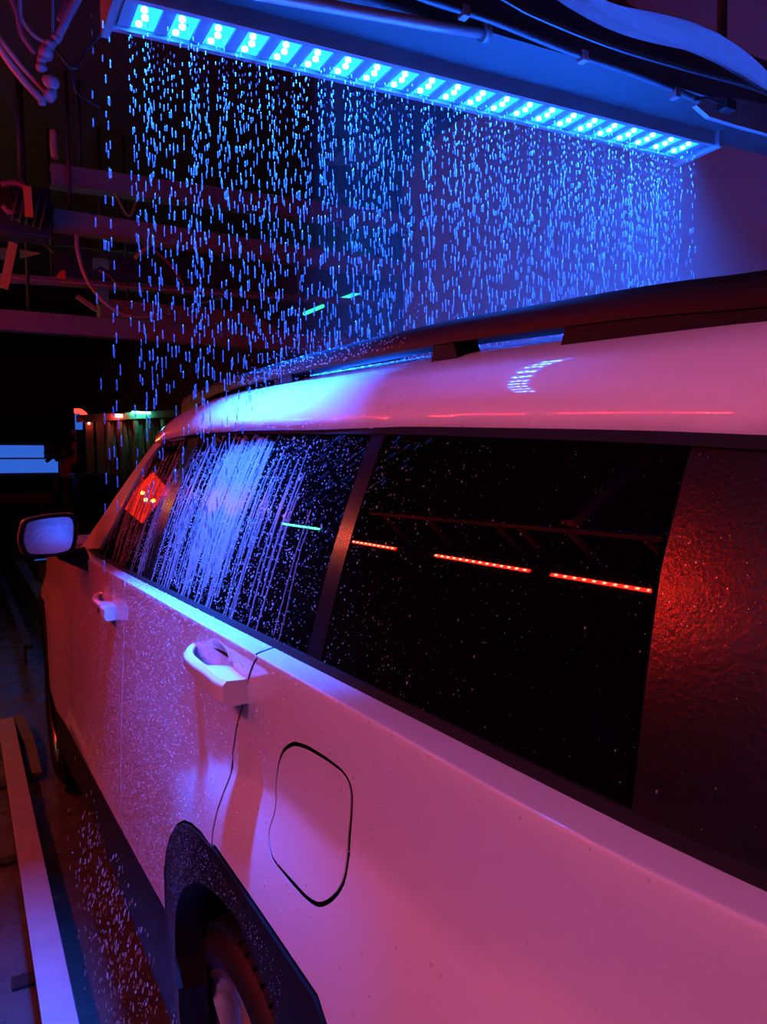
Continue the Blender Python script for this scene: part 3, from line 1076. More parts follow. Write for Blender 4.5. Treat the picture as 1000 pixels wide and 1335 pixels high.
# flood lamps behind the photographer
for (fx_, fy, fz, lab) in ((-1.45, -1.2, 2.55, 'pink flood lamp on the left wall near the bay entrance'), (-1.45, 0.35, 2.60, 'pink flood lamp high on the left wall beside the rear of the car')):
    fl = empty('flood_lamp_offscreen', (fx_, fy, fz), lab, 'lamp')
    c_ = Vector((fx_, fy, fz))
    ax_ = Vector((0.80, 0, -0.60))          # aimed down at the flank of the car
    sd_ = Vector((0, 1, 0))
    up_ = Vector((0.60, 0, 0.80))

    def lamp_box(i0, i1, d0, d1, k0, k1):
        vs = [c_ + sd_ * i + ax_ * d + up_ * k for k in (k0, k1) for d in (d0, d1) for i in (i0, i1)]
        return MB().add(vs, [(0, 2, 3, 1), (4, 5, 7, 6), (0, 1, 5, 4), (2, 6, 7, 3), (0, 4, 6, 2), (1, 3, 7, 5)])
    lamp_box(-.36, .36, -.10, 0, -.26, .26).build('lamp_housing', 'dark_steel', fl)
    lamp_box(-.33, .33, .001, .006, -.23, .23).build('lamp_lens_offscreen', 'flood_pink', fl)
    lamp_box(.36, .375, -.02, .42, -.26, .26).build('barn_door', 'dark_steel', fl)
    lamp_box(-.36, .375, -.02, .42, .26, .275).build('barn_door', 'dark_steel', fl)
    MB().box(-1.71, fx_ - .04, fy - .05, fy + .05, fz - .03, fz + .07).build('wall_mount', 'dark_steel', fl)
po = MB().box(-1.28, -1.21, 2.86, 2.94, 2.83, 3.86)
tag(po.build('wall_post', 'steel'), 'bare steel post hanging from the ceiling above the red strips', 'post')

# ------------------------------------------------------------------ guide rails and floor fittings
gr = empty('guide_rail', (0.17, 3.0, 0), 'flat steel conveyor guide rail on the floor beside the car', 'rail')
MB().box(0.128, 0.210, 0.4, 4.80, 0.088, 0.100, .003).build('rail_top', 'rail_paint', gr)
MB().box(0.134, 0.142, 0.4, 4.79, 0.0, 0.09).box(0.197, 0.205, 0.4, 4.79, 0.0, 0.09).build('rail_web', 'dark_steel', gr)
for y in (0.8, 1.6, 2.4, 3.2, 4.0, 4.7):
    MB().box(0.075, 0.135, y - .03, y + .03, 0.0, 0.012, .002).build('foot_plate', 'dark_steel', gr)
g2 = empty('tyre_guide', (0.26, 4.6, 0), 'short bent steel tyre guide at the end of the guide rail', 'rail')
mb = MB()
ln = [(0.228, 4.80, .085), (0.26, 4.80, .10), (0.275, 4.45, .10), (0.30, 4.1, .07)]
mb.beam((0.235, 4.84, .09), (0.262, 4.35, .085), .05, .02)
mb.beam((0.262, 4.36, .085), (0.268, 4.0, .03), .045, .02)
mb.build('guide_plate', 'zinc', g2)
MB().box(0.22, 0.26, 4.70, 4.76, 0, .085).build('foot', 'dark_steel', g2)
for (xa, xb, z, lab) in ((0.60, 0.72, .30, 'pale conveyor rail running on ahead of the front wheel'), (0.36, 0.42, .22, 'dark lower conveyor rail beside the pale rail ahead')):
    t_ = empty('conveyor_rail', ((xa + xb) / 2, 9, 0), lab, 'rail')
    MB().box(xa, xb, 6.2, 13.5, z - .03, z, .004).build('rail_top', 'zinc' if xa > .5 else 'dark_steel', t_)
    for y in (6.6, 8.2, 9.8, 11.4, 13.0):
        MB().box(xa + .02, xb - .02, y - .03, y + .03, 0, z - .028).build('leg', 'dark_steel', t_)
tag(MB().box(0.50, 0.515, 1.3, 3.9, 0.0, 0.02, .002).build('floor_strip', 'dark_steel'), 'thin metal strip let into the floor under the car', 'strip')

# ------------------------------------------------------------------ overhead gantry ahead of the car
def cross_beam(p0, p1, h, d, m, label, x_end=None, brackets=()):
    Y = p0[2]
    a, b = at_y(p0[0], p0[1], Y), at_y(p1[0], p1[1], Y)
    if x_end:
        b = a + (b - a) * ((x_end - a.x) / (b.x - a.x))
    r = empty('gantry_beam', (a + b) / 2, label, 'beam')
    z0 = a.z - h
    MB().beam(a + Vector((0, 0, -h / 2)), b + Vector((0, 0, -h / 2)), .012, h).build('web', m, r)
    MB().beam(a + Vector((0, d / 2, -.004)), b + Vector((0, d / 2, -.004)), d, .010).build('upper_flange', m, r)
    MB().beam(a + Vector((0, d / 2, -h)), b + Vector((0, d / 2, -h)), d, .010).build('lower_flange', m, r)
    for x in brackets:
        t = (x - a.x) / (b.x - a.x)
        c = a.lerp(b, t)
        MB().tube([c + Vector((0, d / 2, 0)), (c.x, c.y + d / 2, 3.86)], .012, 6).build('hanger_rod', 'dark_steel', r)
    return r


cross_beam((66, 213, 5.0), (450, 268, 5.0), .115, .10, 'zinc', 'upper grey steel gantry beam hung beneath the ceiling ahead of the car', 4.25, (.7, 2.6))
cross_beam((70, 272, 4.9), (400, 322, 4.9), .105, .10, 'zinc', 'second grey steel gantry beam, just below the uppermost beam', 4.25, (.62, 2.4))
cross_beam((-60, 398, 5.2), (300, 428, 5.2), .115, .09, 'zinc', 'lowest grey steel gantry beam above the front of the car', 3.04, (.4, 2.2))
cross_beam((-60, 352, 5.8), (400, 385, 5.8), .045, .05, 'zinc', 'slim steel angle right behind the lowest gantry beam', 4.25, (.6, 2.8))
cross_beam((70, 330, 5.6), (400, 352, 5.6), .14, .06, 'dark_steel', 'dark steel channel behind the second gantry beam', 4.25, (.9, 2.6))
cross_beam((-40, 298, 6.3), (480, 350, 6.3), .05, .05, 'dark_steel', 'thin dark steel angle high behind the gantry', 4.25, (.8, 2.8))
# green lit tray on the lowest beam
a, b = at_y(128, 392, 5.7), at_y(305, 408, 5.7)
tr = empty('cable_tray', (a + b) / 2, 'boxy metal cable tray resting above the lowest gantry beam', 'tray')
MB().beam(a + Vector((0, 0, -.06)), b + Vector((0, 0, -.06)), .16, .12).build('tray_body', 'zinc', tr)
MB().beam(b + Vector((0, -.1, -.02)), b + Vector((.28, -.1, -.16)), .03, .10).build('tray_end', 'zinc', tr)
for c_ in (a + Vector((.2, 0, 0)), b - Vector((.1, 0, 0))):
    MB().tube([(c_.x, 5.7, c_.z - .05), (c_.x, 5.7, 3.86)], .01, 6).build('hanger_rod', 'dark_steel', tr)
# slanted braces and struts
br = [((17, 318, 5.05), (5, 375, 5.05), .06, 'yellow_steel', 'yellow slanting brace under the pump bracket'),
      ((200, 315, 5.3), (176, 336, 5.3), .03, 'yellow_steel', 'short yellow brace between the upper gantry beams'),
      ((290, 388, 5.6), (248, 400, 5.6), .025, 'green_plastic', 'thin green strut above the cable tray'),
      ((42, 302, 5.3), (72, 330, 5.3), .02, 'dark_steel', 'dark thin strut beside the yellow brace'),
      ((100, 386, 5.3), (126, 404, 5.3), .03, 'hose_grey', 'grey strut sloping down to the lowest gantry beam')]
for a, b, w_, m, lab in br:
    tag(MB().beam(at_y(*a), at_y(*b), w_, w_ * .8).build('brace', m), lab, 'brace')
# bright green tubes further in
for i, (a, b) in enumerate([((437, 352), (474, 337)), ((392, 376), (414, 368)), ((440, 392), (472, 380)), ((397, 409), (421, 399)), ((426, 212), (505, 178)), ((430, 222), (500, 206))][:4]):
    A, B = at_y(*a, 7.2), at_y(*b, 7.6)
    t_ = empty('green_light_tube', A, ('upper long green light tube behind the water curtain', 'upper short green light tube behind the water curtain', 'lower long green light tube behind the water curtain', 'lower short green light tube behind the water curtain')[i], 'light tube', 'green light tubes in the far gantry')
    MB().tube([A, B], .02, 8).build('tube', 'green_tube', t_)
    MB().tube([A.lerp(B, .5), (A.lerp(B, .5).x, A.lerp(B, .5).y, 3.86)], .008, 6).build('hanger_rod', 'dark_steel', t_)
# triangular pennants and tags on the cross wires
for pts, Y, m, lab, cat in (
        ([(121, 336), (144, 338), (122, 352)], 5.35, 'green_plastic', 'larger teal triangular pennant clipped to the gantry wire', 'pennant'),
        ([(132, 346), (144, 338), (142, 352)], 5.33, 'green_plastic', 'smaller teal pennant beside the larger teal one', 'pennant'),
        ([(26, 325), (53, 330), (26, 337)], 5.1, 'yellow_steel', 'yellow triangular gusset beside the yellow slanting brace', 'gusset'),
        ([(-6, 322), (13, 324), (7, 338), (-6, 338)], 5.3, 'green_plastic', 'teal plate behind the yellow slanting brace', 'plate'),
        ([(80, 352), (85, 353), (86, 364), (73, 361)], 5.2, 'orange_plastic', 'small orange tag hanging from a gantry wire', 'tag'),
        ([(126, 374), (142, 374), (142, 398), (128, 398)], 5.61, 'green_plastic', 'green gusset plate at the cable tray', 'gusset')):
    P = [at_y(*p_, Y) for p_ in pts]
    n = len(P)
    mb = MB().add(P + [v + Vector((0, .01, 0)) for v in P], [tuple(range(n)), tuple(reversed(range(n, 2 * n)))] + [(k, n + k, n + (k + 1) % n, (k + 1) % n) for k in range(n)])
    tag(mb.build(cat, m), lab, cat)
sh = empty('plastic_sheet', at_y(470, 195, 4.75), 'large dim green sheet hung under the ceiling behind the water curtain', 'sheet')
P = [at_y(*p_, 4.75) for p_ in ((426, 214), (470, 176), (512, 188), (498, 216))]
MB().add(P + [v + Vector((0, .01, 0)) for v in P], [(0, 1, 2, 3), (7, 6, 5, 4)] + [(k, 4 + k, 4 + (k + 1) % 4, (k + 1) % 4) for k in range(4)]).build('sheet', 'green_plastic', sh)
for v in (P[1], P[2]):
    MB().tube([v + Vector((0, .005, -.03)), (v.x, v.y + .005, 3.86)], .006, 6).build('hanger_wire', 'dark_steel', sh)
# wires and hoses
H = [([(100, 307), (101, 325), (108, 352), (120, 375), (140, 397), (158, 408), (180, 413), (215, 411)], 4.89, .012, 'hose_grey', 'pale grey hose looping down from the second gantry beam', 'hose'),
     ([(0, 359), (40, 364), (90, 368), (150, 373), (250, 380), (380, 390)], 5.3, .008, 'hose_grey', 'taut pale wire spanning the gantry above the cable tray', 'wire'),
     ([(124, 322), (150, 345), (168, 357), (230, 362), (330, 352)], 5.3, .007, 'hose_black', 'slack black cable drooping between gantry beams', 'cable'),
     ([(200, 325), (222, 345), (240, 372)], 5.2, .008, 'hose_red', 'short red hose hanging below the second beam', 'hose'),
     ([(128, 352), (145, 362), (156, 376)], 5.2, .006, 'hose_red', 'thin red hose beside the teal pennants', 'hose'),
     ([(150, 252), (168, 282), (180, 258)], 4.99, .007, 'hose_grey', 'small grey hose loop between the two upper beams', 'hose'),
     ([(10, -10), (22, 18), (28, 45), (45, 70)], 2.6, .007, 'hose_red', 'reddish hose descending from the ceiling to the valve cluster', 'hose'),
     ([(26, 0), (28, 24), (44, 46), (62, 56)], 2.6, .006, 'hose_grey', 'grey hose curling to the upper valve fitting', 'hose'),
     ([(-10, 45), (10, 78), (35, 110), (58, 134)], 2.6, .011, 'hose_grey', 'thick grey hose slanting to the lowest valve fitting', 'hose'),
     ([(-6, 42), (25, 83), (45, 105), (63, 124)], 2.65, .007, 'hose_grey', 'thin grey hose beside the thick slanting one', 'hose'),
     ([(105, -8), (90, 20), (76, 48)], 2.6, .012, 'hose_grey', 'stout grey pipe dropping to the topmost valve fitting', 'pipe'),
     ([(92, -10), (84, 12), (76, 26)], 2.7, .007, 'hose_red', 'thin red hose next to the stout grey pipe', 'hose'),
     ([(72, 62), (96, 90), (112, 66), (128, 48), (140, 34), (145, 20)], 2.6, .005, 'hose_black', 'thin black cable looping toward the end of the blue light bar', 'cable'),
     ([(96, 90), (100, 120), (130, 140)], 2.6, .004, 'hose_black', 'dangling end of black cable under its loop', 'cable'),
     ([(70, 170), (70, 190), (72, 206)], 4.9, .022, 'hose_grey', 'short upright pipe stub on the end of the uppermost beam', 'pipe')]
for pts, Y, r, m, lab, cat in H:
    P = [at_y(*p_, Y) for p_ in pts]
    if Y < 3 and (pts[0][1] <= 0 or pts[0][0] < 0):
        top_ = [Vector((P[0].x - (.3 if pts[0][0] < 0 else .02), Y, 3.86))]
    else:
        top_ = []
    tag(MB().tube(top_ + smooth_path(P, 5), r, 8).build(cat, m), lab, cat)
# valve cluster at upper left
vc = empty('valve_cluster', at_y(60, 90, 2.6), 'cluster of pale plastic valve fittings hung from hoses', 'valve')
for px_, py_, r, dx_, dy_ in ((60, 68, .022, .2, -1), (66, 58, .017, .6, -.6), (74, 51, .014, .7, -.6), (54, 77, .013, 0, -1), (54, 88, .014, .8, -.2), (66, 107, .021, -.5, -.3), (66, 124, .019, .6, -.8), (55, 134, .010, .8, 0)):
    c_ = at_y(px_, py_, 2.6)
    ax_ = Vector((dx_, .3, -dy_)).normalized()
    MB().tube([c_ - ax_ * r * 1.1, c_ - ax_ * r * .7, c_, c_ + ax_ * r * .7, c_ + ax_ * r * 1.1], [r * .55, r * .95, r, r * .8, r * .5], 12).build('fitting', 'hose_grey', vc)
MB().tube(smooth_path([at_y(74, 50, 2.6), at_y(60, 70, 2.6), at_y(56, 88, 2.61), at_y(66, 107, 2.61), at_y(64, 126, 2.6)], 5), .007, 8).build('riser', 'hose_black', vc)
MB().tube([at_y(70, 55, 2.6), Vector((at_y(70, 55, 2.6).x, 2.6, 3.86))], .006, 6).build('hanger_rod', 'dark_steel', vc)
# pump motor on the beam end
pm = empty('pump_motor', at_y(35, 290, 4.85), 'dark pump motor with red fittings bolted at the end of the gantry beams', 'pump')
A, B = at_y(-40, 222, 4.85), at_y(66, 310, 4.95)
MB().box(A.x, B.x, 4.95, 5.10, B.z, A.z, .01).build('back_plate', 'dark_steel', pm)
A, B = at_y(8, 262, 4.8), at_y(68, 282, 4.8)
MB().tube([A, A.lerp(B, .1), A.lerp(B, .9), B], [.05, .085, .085, .05], 18).build('motor_body', 'black_plastic', pm)
for t in (.2, .35, .5, .65, .8):
    c_ = A.lerp(B, t)
    d_ = (B - A).normalized() * .006
    MB().tube([c_ - d_, c_ + d_], .094, 18).build('cooling_fin', 'dark_steel', pm)
c_ = at_y(37, 262, 4.72)
MB().beam(at_y(35, 244, 4.72), at_y(38, 282, 4.72), .04, .04).build('red_handle', 'orange_plastic', pm)
MB().tube(smooth_path([at_y(2, 240, 4.75), at_y(20, 238, 4.75), at_y(34, 246, 4.75), at_y(36, 265, 4.75), at_y(14, 276, 4.75), at_y(4, 268, 4.75)], 5), .016, 8).build('red_hose', 'hose_red', pm)
MB().tube([Vector((at_y(30, 262, 4.9).x, 5.0, at_y(30, 225, 4.9).z)), Vector((at_y(30, 262, 4.9).x, 5.0, 3.86))], .015, 6).build('hanger_rod', 'dark_steel', pm)
# ------------------------------------------------------------------ far end of the bay
Yf = 12.0
A, B = at_y(-70, 580, Yf), at_y(76, 616, Yf)
pn = empty('light_panel', (A + B) / 2, 'wide blue backlit panel of two boards at the far end', 'panel')
mid = (A.z + B.z) / 2 + .01
for z0, z1, x1 in ((mid + .012, A.z, B.x - .18), (B.z, mid - .012, B.x)):
    MB().box(A.x, x1, Yf, Yf + .04, z0, z1, .004).build('panel_board', 'blue_panel', pn)
MB().box(A.x - .03, B.x + .02, Yf + .04, Yf + .10, B.z - .04, A.z + .04).build('panel_back', 'dark_steel', pn)
for x in (A.x, B.x - .05):
    MB().box(x - .03, x + .05, Yf + .05, Yf + .1, 0, B.z).build('panel_stand', 'dark_steel', pn)
for i, (a, b) in enumerate((((58, 592), (97, 566)), ((60, 602), (98, 572)), ((72, 600), (97, 588)))):
    tag(MB().beam(at_y(*a, 11.79), at_y(*b, 11.79), .06, .05).build('wiper_arm', 'black_plastic'), ('upper long black arm crossing the corner of the blue panel', 'lower long black arm crossing the corner of the blue panel', 'short black arm below the two long arms at the blue panel')[i], 'arm', 'black arms by the blue panel')
A, B = at_y(80, 592, 11.9), at_y(92, 622, 11.9)
rb = empty('red_brush', at_y(86, 622, 11.9), 'upright red lit scrub brush beside the blue panel', 'brush')
for k in range(7):
    x = A.x + (B.x - A.x) * k / 6
    MB().beam((x, 11.9 + .02 * (k % 2), B.z), (x, 11.9 + .02 * (k % 2), A.z + .04 * math.sin(k)), .035, .03, (0, 1, 0)).build('bristle_strip', 'red_bristle', rb)
A2, B2 = at_y(93, 560, 11.8), at_y(101, 605, 11.8)
MB().box(A2.x, B2.x, 11.8, 11.86, B2.z, A2.z, .01).build('brush_core', 'red_bristle', rb)
MB().box(A.x, B.x, 11.9, 12.0, 0, B.z).build('brush_base', 'dark_steel', rb)
rg = MB()
A, B = at_y(96, 538, 11.6), at_y(112, 545, 11.6)
tag(MB().tube(smooth_path([at_y(97, 536, 11.6), at_y(104, 536, 11.6), at_y(110, 540, 11.6), at_y(113, 545, 11.6)], 4), .035, 8).build('red_neon_tube', 'red_neon'), 'curved red neon tube above the red brush', 'light tube')
A, B = at_y(98, 540, 11.65), at_y(108, 560, 11.65)
tag(MB().box(A.x, B.x, 11.65, 11.7, B.z, A.z, .01).build('small_blue_screen', 'blue_panel'), 'small upright blue screen under the red neon tube', 'screen')
# mitter curtain: frame and hanging cloths lit green
mc = empty('mitter_curtain', at_y(160, 620, 11.5), 'green lit frame hung with long grey wash cloths', 'wash curtain')
for px_ in (116, 130):
    a, b = at_y(px_, 548, 11.5), at_y(px_ + 1, 620, 11.5)
    MB().beam(a, (a.x, 11.5, 0), .10, .06, (0, 1, 0)).build('post', 'cloth', mc)
a, b = at_y(100, 546, 11.5), at_y(250, 538, 11.5)
MB().beam(a, b, .08, .10).build('top_bar', 'zinc', mc)
for k in range(17):
    px_ = 138 + k * 6.2
    a = at_y(px_, 542, 11.5)
    L_ = 0.85 + .25 * rnd.random()
    y_ = 11.5 + .06 * (k % 3)
    w_ = .075
    rows = [[(a.x + (j - 1) * w_ / 2 + .02 * math.sin(i * .9 + k), y_ + .015 * math.cos(j * 2 + i + k), a.z - L_ * i / 8) for j in range(3)] for i in range(9)]
    o = MB().grid(rows).build('hanging_cloth', 'cloth', mc)
    md = o.modifiers.new('solid', 'SOLIDIFY')
    md.thickness = .012
for (px_, py_, w_, h_, m, nm, lab) in ((155, 542, .10, .05, 'red_bulb', 'signal_lamp', 'glowing red signal lamp on the wash curtain frame'), (184, 538, .26, .03, 'green_lamp_tube', 'lamp_tube', 'short glowing green lamp tube on the wash curtain frame'), (116, 552, .03, .03, 'red_bulb', 'indicator_lamp', 'tiny red indicator lamp on the green post')):
    c_ = at_y(px_, py_, 11.40)
    l_ = empty(nm, c_, lab, 'lamp')
    MB().box(c_.x - w_ / 2 - .02, c_.x + w_ / 2 + .02, 11.38, 11.47, c_.z + h_ / 2, c_.z + h_ / 2 + .025, .006).build('lamp_housing', 'dark_steel', l_)
    MB().box(c_.x - w_ / 2, c_.x + w_ / 2, 11.385, 11.41, c_.z - h_ / 2, c_.z + h_ / 2, .004).build('lamp_lens', m, l_)
# low red rail, dark machine blocks
A, B = at_y(-40, 645, 11.0), at_y(68, 655, 11.0)
rr_ = empty('red_barrier', (A + B) / 2, 'low red barrier beam across the far end of the lane', 'barrier')
MB().box(A.x, B.x, 11.0, 11.06, B.z, A.z, .006).build('barrier_beam', 'red_fabric', rr_)
for x in (A.x + .1, B.x - .16):
    MB().box(x, x + .06, 11.0, 11.05, 0, B.z).build('leg', 'dark_steel', rr_)
A, B = at_y(100, 620, 10.6), at_y(148, 626, 10.6)
mk = empty('machine_cabinet', (A.x + .3, 10.8, 0), 'black machine cabinet under the wash curtain', 'cabinet')
MB().box(A.x, B.x, 10.6, 11.1, 0, A.z, .02).build('cabinet_body', 'black_plastic', mk)
MB().box(A.x - .03, B.x + .03, 10.57, 11.13, A.z, A.z + .03, .006).build('cabinet_top', 'dark_steel', mk)

# ------------------------------------------------------------------ water
def stuff(name, V, F, m, label, smooth=True):
    me = bpy.data.meshes.new(name)
    me.from_pydata(V, [], F)
    if smooth:
        me.polygons.foreach_set('use_smooth', [True] * len(F))
    me.materials.append(MATS[m])
    me.update()
    o = bpy.data.objects.new(name, me)
    C.objects.link(o)
    return tag(o, label, 'water', None, 'stuff')


def drop(V, F, c, r, L, lean=(0, 0)):
    """a falling drop stretched along its path"""
    b = len(V)
    n = 5
    V.append((c[0] - lean[0] * L / 2, c[1] - lean[1] * L / 2, c[2] + L / 2))
    for h, k in ((.28, .75), (-.28, 1.0)):
        for i in range(n):
            g = 2 * math.pi * i / n
            V.append((c[0] + r * k * math.cos(g) - lean[0] * L * h, c[1] + r * k * math.sin(g) - lean[1] * L * h, c[2] + L * h))
    V.append((c[0] + lean[0] * L / 2, c[1] + lean[1] * L / 2, c[2] - L / 2))
    for i in range(n):
        j = (i + 1) % n
        F.append((b, b + 1 + i, b + 1 + j))
        F.append((b + 1 + i, b + 1 + n + i, b + 1 + n + j, b + 1 + j))
        F.append((b + 1 + n + i, b + 1 + 2 * n, b + 1 + n + j))


def ground_under(x, y):
    """what a falling drop lands on"""
    if RX - .02 < x < 2 * XC - RX + .02 and y < 2.4:
        if abs(x - RX) < .023:
            return rail_top(y)
        return roof_z_at(y, x if x < XC else 2 * XC - x)
    if x > 0.505 and x < 2 * XC - .505 and y < 2.2:
        return roof_z_at(y, min(max(x, .506), 1.3))
    if x > 0.40 and x < 2 * XC - .40:
        return 1.25 + (x - .40) * 2.4
    return 0.0


V, F = [], []
NC = 330
for ci in range(NC):
    x = BX0 + .004 + (BX1 - BX0 - .008) * (ci + rnd.uniform(-.35, .35)) / NC
    y = rnd.choice((BY1 - .004, BY1 + .004, BY1 + .010, BY0 + .02, BY1 - .03)) + rnd.uniform(-.004, .004)
    wob = rnd.uniform(-.012, .012)
    dens = rnd.choice((.5, .8, 1, 1, 1.2, 1.5))
    top = bz(x) - .005
    z = top - rnd.uniform(0, .03)
    low = ground_under(x, y)
    jit = 0.0012
    while z > low + .01:
        fall = top - z
        vel = math.sqrt(.03 + fall)
        r = rnd.uniform(.0008, .0015) * (1 + .35 * fall)
        L = (.006 + .022 * vel * rnd.uniform(.4, 1.2)) * (.7 if fall < .12 else 1)
        thin = 1.0 if low > .5 else max(.0, min(1.0, (z - 1.30) / .35))
        if rnd.random() < (.92 if fall < .3 else .80) * thin:
            drop(V, F, (x + wob * fall + rnd.gauss(0, jit + .005 * fall), y + rnd.gauss(0, jit + .012 * fall), z), r, L)
        z -= L + rnd.expovariate(1.0) * .042 * vel / dens + .006
for (x, y, zt) in ((.252, 1.46, 2.30), (.262, 1.50, 2.26), (.235, 1.50, 2.30), (.246, 1.44, 2.1)):
    z = zt
    while z > 0.05:
        if rnd.random() < .6 * min(1.0, max(0, (z - 1.25) / .3)):
            drop(V, F, (x + rnd.gauss(0, .004), y + rnd.gauss(0, .004), z), .0015, .012 + .012 * math.sqrt(zt - z))
        z -= .03 + .05 * math.sqrt(zt - z + .01) * rnd.random()
stuff('falling_drops', V, F, 'water_drop', 'curtain of bright blue water drops falling from the light bar')

# spray thrown up where the curtain lands, and drips under the sill
V, F = [], []
for _ in range(1500):
    x = rnd.uniform(.42, 1.75)
    y = 1.49 + rnd.gauss(0, .16)
    lo = ground_under(x, min(y, 2.1))
    z = lo + .006 + rnd.expovariate(1 / .035)
    r = rnd.uniform(.0006, .0012)
    drop(V, F, (x, y, z), r, r * 2.5)
stuff('roof_spray', V, F, 'water_drop', 'fine spray bouncing off the wet car roof below the curtain')
V, F = [], []
for _ in range(750):
    y = 1.95 + rnd.gauss(0, .35)
    x = .305 + rnd.gauss(0, .03)
    z = rnd.uniform(.03, .52)
    r = rnd.uniform(.0009, .0019)
    drop(V, F, (x, y, z), r, r * rnd.uniform(3, 11), (-.25 * rnd.random(), 0))
stuff('sill_drips', V, F, 'water_bead', 'shower of drops running off the black sill toward the floor')


def frame_at(surf, a, b):
    h = .002
    p = surf(a, b)
    n = (surf(a, b + h) - surf(a, b - h)).cross(surf(a + h, b) - surf(a - h, b)).normalized()
    if surf is roof:
        n = n * ROOF_SIGN
    elif n.x > 0:
        n = -n
    u = n.cross(Vector((0, 1, 0))).normalized()
    return p, n, u


def bead(V, F, p, n, u, r, st=1.0, h=.55):
    w_ = n.cross(u)
    b = len(V)
    k = 6
    for i in range(k):
        g = 2 * math.pi * i / k
        V.append((p + (u * math.cos(g) * st + w_ * math.sin(g)) * r - n * .0004)[:])
    for i in range(3):
        g = 2 * math.pi * i / 3
        V.append((p + (u * math.cos(g) * st + w_ * math.sin(g)) * r * .5 + n * r * h)[:])
    for i in range(3):
        j = (i + 1) % 3
        F.append((b + 2 * i, b + 2 * i + 1, b + 6 + i))
        F.append((b + 2 * i + 1, b + (2 * i + 2) % 6, b + 6 + j))
        F.append((b + 2 * i + 1, b + 6 + j, b + 6 + i))
    F.append((b + 6, b + 7, b + 8))


def inside(pt, lp):
    x, y = pt
    c = False
    for i in range(len(lp)):
        (x1, y1), (x2, y2) = lp[i - 1], lp[i]
        if (y1 > y) != (y2 > y) and x < (x2 - x1) * (y - y1) / (y2 - y1) + x1:
            c = not c
    return c


# beads on the painted flank: thick round the curtain, thin toward the tail
V, F = [], []
n_ok = 0
while n_ok < 13000:
    y = rnd.uniform(.25, 2.95)
    s = rnd.uniform(.52, 1.285)
    pr = math.exp(-((y - 1.75) / .60) ** 2) * .95
    if s < 1.0 and y < 1.2:
        pr *= .8
    if rnd.random() > pr:
        continue
    if not (inside((y, s), rd) or inside((y, s), fd) or inside((y, s), qp)):
        continue
    p, n, u = frame_at(side, y, s)
    r = min(.0030, max(.0008, rnd.lognormvariate(math.log(.0012), .38)))
    bead(V, F, p, n, u, r, rnd.uniform(1, 2.0))
    n_ok += 1
stuff('flank_beads', V, F, 'water_bead', 'water beads clinging to the white doors of the car')
# beads on plastic arch trim
V, F = [], []
n_ok = 0
while n_ok < 1400:
    y, s = rnd.uniform(.8, 1.46), rnd.uniform(.45, .9)
    if not inside((y, s), arch_ring):
        continue
    p, n, u = frame_at(side, y, s)
    bead(V, F, p + n * .004, n, u, rnd.uniform(.0004, .0009), rnd.uniform(1, 2.5))
    n_ok += 1
stuff('arch_beads', V, F, 'water_bead', 'water beads on the black rear wheel arch trim')
# beads on the glass
V, F = [], []
n_ok = 0
while n_ok < 9000:
    y = rnd.uniform(.20, 2.75)
    z = rnd.uniform(1.23, 1.57)
    pr = .10 + .9 * math.exp(-((y - 1.55) / .55) ** 2)
    if rnd.random() > pr:
        continue
    if z > g_top(y) - .01 or z < g_bot(y) + .006:
        continue
    if y > apil[-1][0] - .02 and not inside((y, z), fw):
        continue
    p, n, u = frame_at(gh if y > d_belt[0] else gh_rear, y, z)
    r = min(.0024, max(.0002, rnd.lognormvariate(math.log(.00022 + .0004 * sm(.2, 1.3, y)), .4)))
    bead(V, F, p + n * .0003, n, u, r, rnd.uniform(1, 2.2))
    n_ok += 1
stuff('glass_beads', V, F, 'water_bead', 'fine water beads sprinkled over the tinted side windows')
# rivulets running down the glass under the curtain
V, F = [], []
for k in range(190):
    yc = rnd.gauss(1.80, .45) if k % 7 else 1.34 + .25 * (k // 7) / 27 + rnd.gauss(0, .003)
    if yc < .95 or yc > 2.62:
        continue
    core = math.exp(-((yc - 1.47) / .13) ** 2)
    z0 = g_top(min(yc, 2.3)) - rnd.uniform(.006, .05 if core > .3 else .16)
    Lf = rnd.uniform(.10, .30) if core < .4 else rnd.uniform(.2, .32)
    z1 = max(g_bot(yc) + .006, z0 - Lf)
    wv = rnd.uniform(.0010, .0022) * (1 + .5 * core)
    ph, fr = rnd.uniform(0, 6), rnd.uniform(15, 45)
    am = rnd.uniform(.0008, .0035)
    drift = rnd.gauss(0, .007)
    b = None
    nseg = 22
    for i in range(nseg + 1):
        t = i / nseg
        z = z0 + (z1 - z0) * t
        y = yc + am * math.sin(fr * z + ph) + drift * t + rnd.gauss(0, .0006)
        if z > g_top(y) - .004 or (y > apil[-1][0] - .02 and not inside((y, z), fw)):
            b = None
            continue
        p, n, u = frame_at(gh, y, z)
        w_ = wv * (.7 + .5 * math.sin(i * 1.3 + ph) ** 2)
        q = n.cross(u)
        i0 = len(V)
        V += [(p - q * w_ + n * .0002)[:], (p + n * (.0005 + w_ * .6))[:], (p + q * w_ + n * .0002)[:]]
        if b is not None:
            F += [(b, b + 1, i0 + 1, i0), (b + 1, b + 2, i0 + 2, i0 + 1)]
        b = i0
stuff('glass_rivulets', V, F, 'water_film', 'water rivulets streaming down the tinted side windows')
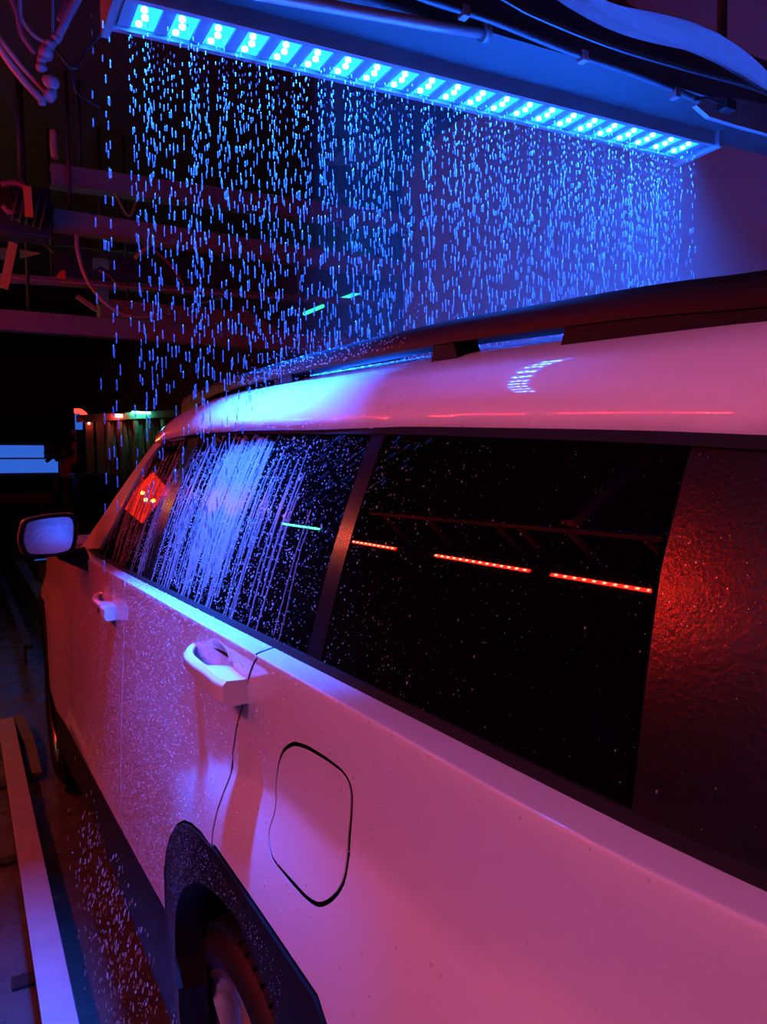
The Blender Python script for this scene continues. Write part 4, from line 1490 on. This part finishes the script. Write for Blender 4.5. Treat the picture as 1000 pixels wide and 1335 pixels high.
# beads on roof side and rail
V, F = [], []
for _ in range(1600):
    y = rnd.gauss(1.6, .4)
    q = rnd.uniform(.05, .6)
    if not .7 < y < 2.2:
        continue
    p, n, u = frame_at(roof, y, q)
    bead(V, F, p, n, u, rnd.uniform(.0006, .0016), 1.0)
for _ in range(900):
    y = rnd.uniform(1.0, 2.33)
    a = rnd.uniform(-.02, .02)
    p = Vector((RX + a, y, rail_top(y) - abs(a) * .15 - .001)) if rnd.random() < .5 else Vector((RX - .0232, y, rail_top(y) - rnd.uniform(.008, .03)))
    n = Vector((0, 0, 1)) if p.x > RX - .022 else Vector((-1, 0, 0))
    bead(V, F, p, n, Vector((0, 1, 0)), rnd.uniform(.0008, .0018), 1.3)
stuff('roof_beads', V, F, 'water_bead', 'water beads on the roof edge and black roof rail')

# ------------------------------------------------------------------ haze of fine mist hanging in the bay
hz_ = bpy.data.materials.new('mist')
hz_.use_nodes = True
nt = hz_.node_tree
nt.nodes.remove(nt.nodes['Principled BSDF'])
vs_ = nd(nt, 'ShaderNodeVolumeScatter', Density=HAZE, Anisotropy=0.2)
tc_ = nt.nodes.new('ShaderNodeTexCoord')
sx_ = nt.nodes.new('ShaderNodeSeparateXYZ')
nt.links.new(tc_.outputs['Object'], sx_.inputs[0])
mx_ = nd(nt, 'ShaderNodeMapRange')
mx_.interpolation_type = 'SMOOTHSTEP'
for k_, v_ in (('From Min', .7), ('From Max', 2.0), ('To Min', 0.15), ('To Max', 1.0)):
    mx_.inputs[k_].default_value = v_
nt.links.new(sx_.outputs[0], mx_.inputs['Value'])
mz_ = nd(nt, 'ShaderNodeMapRange')
for k_, v_ in (('From Min', 2.6), ('From Max', 1.7), ('To Min', 0.0), ('To Max', HAZE * 2)):
    mz_.inputs[k_].default_value = v_
nt.links.new(sx_.outputs[2], mz_.inputs['Value'])
mm_ = nt.nodes.new('ShaderNodeMath')
mm_.operation = 'MULTIPLY'
nt.links.new(mx_.outputs[0], mm_.inputs[0])
nt.links.new(mz_.outputs[0], mm_.inputs[1])
nt.links.new(mm_.outputs[0], vs_.inputs['Density'])
nt.links.new(vs_.outputs[0], nt.nodes['Material Output'].inputs['Volume'])
MATS['mist'] = hz_
if HAZE > 0:
    o = MB().box(0.66, 3.04, 0.60, 4.8, 1.72, 2.62).build('mist', 'mist')
    tag(o, 'fine blue lit mist hanging behind the water curtain', 'mist', None, 'stuff')
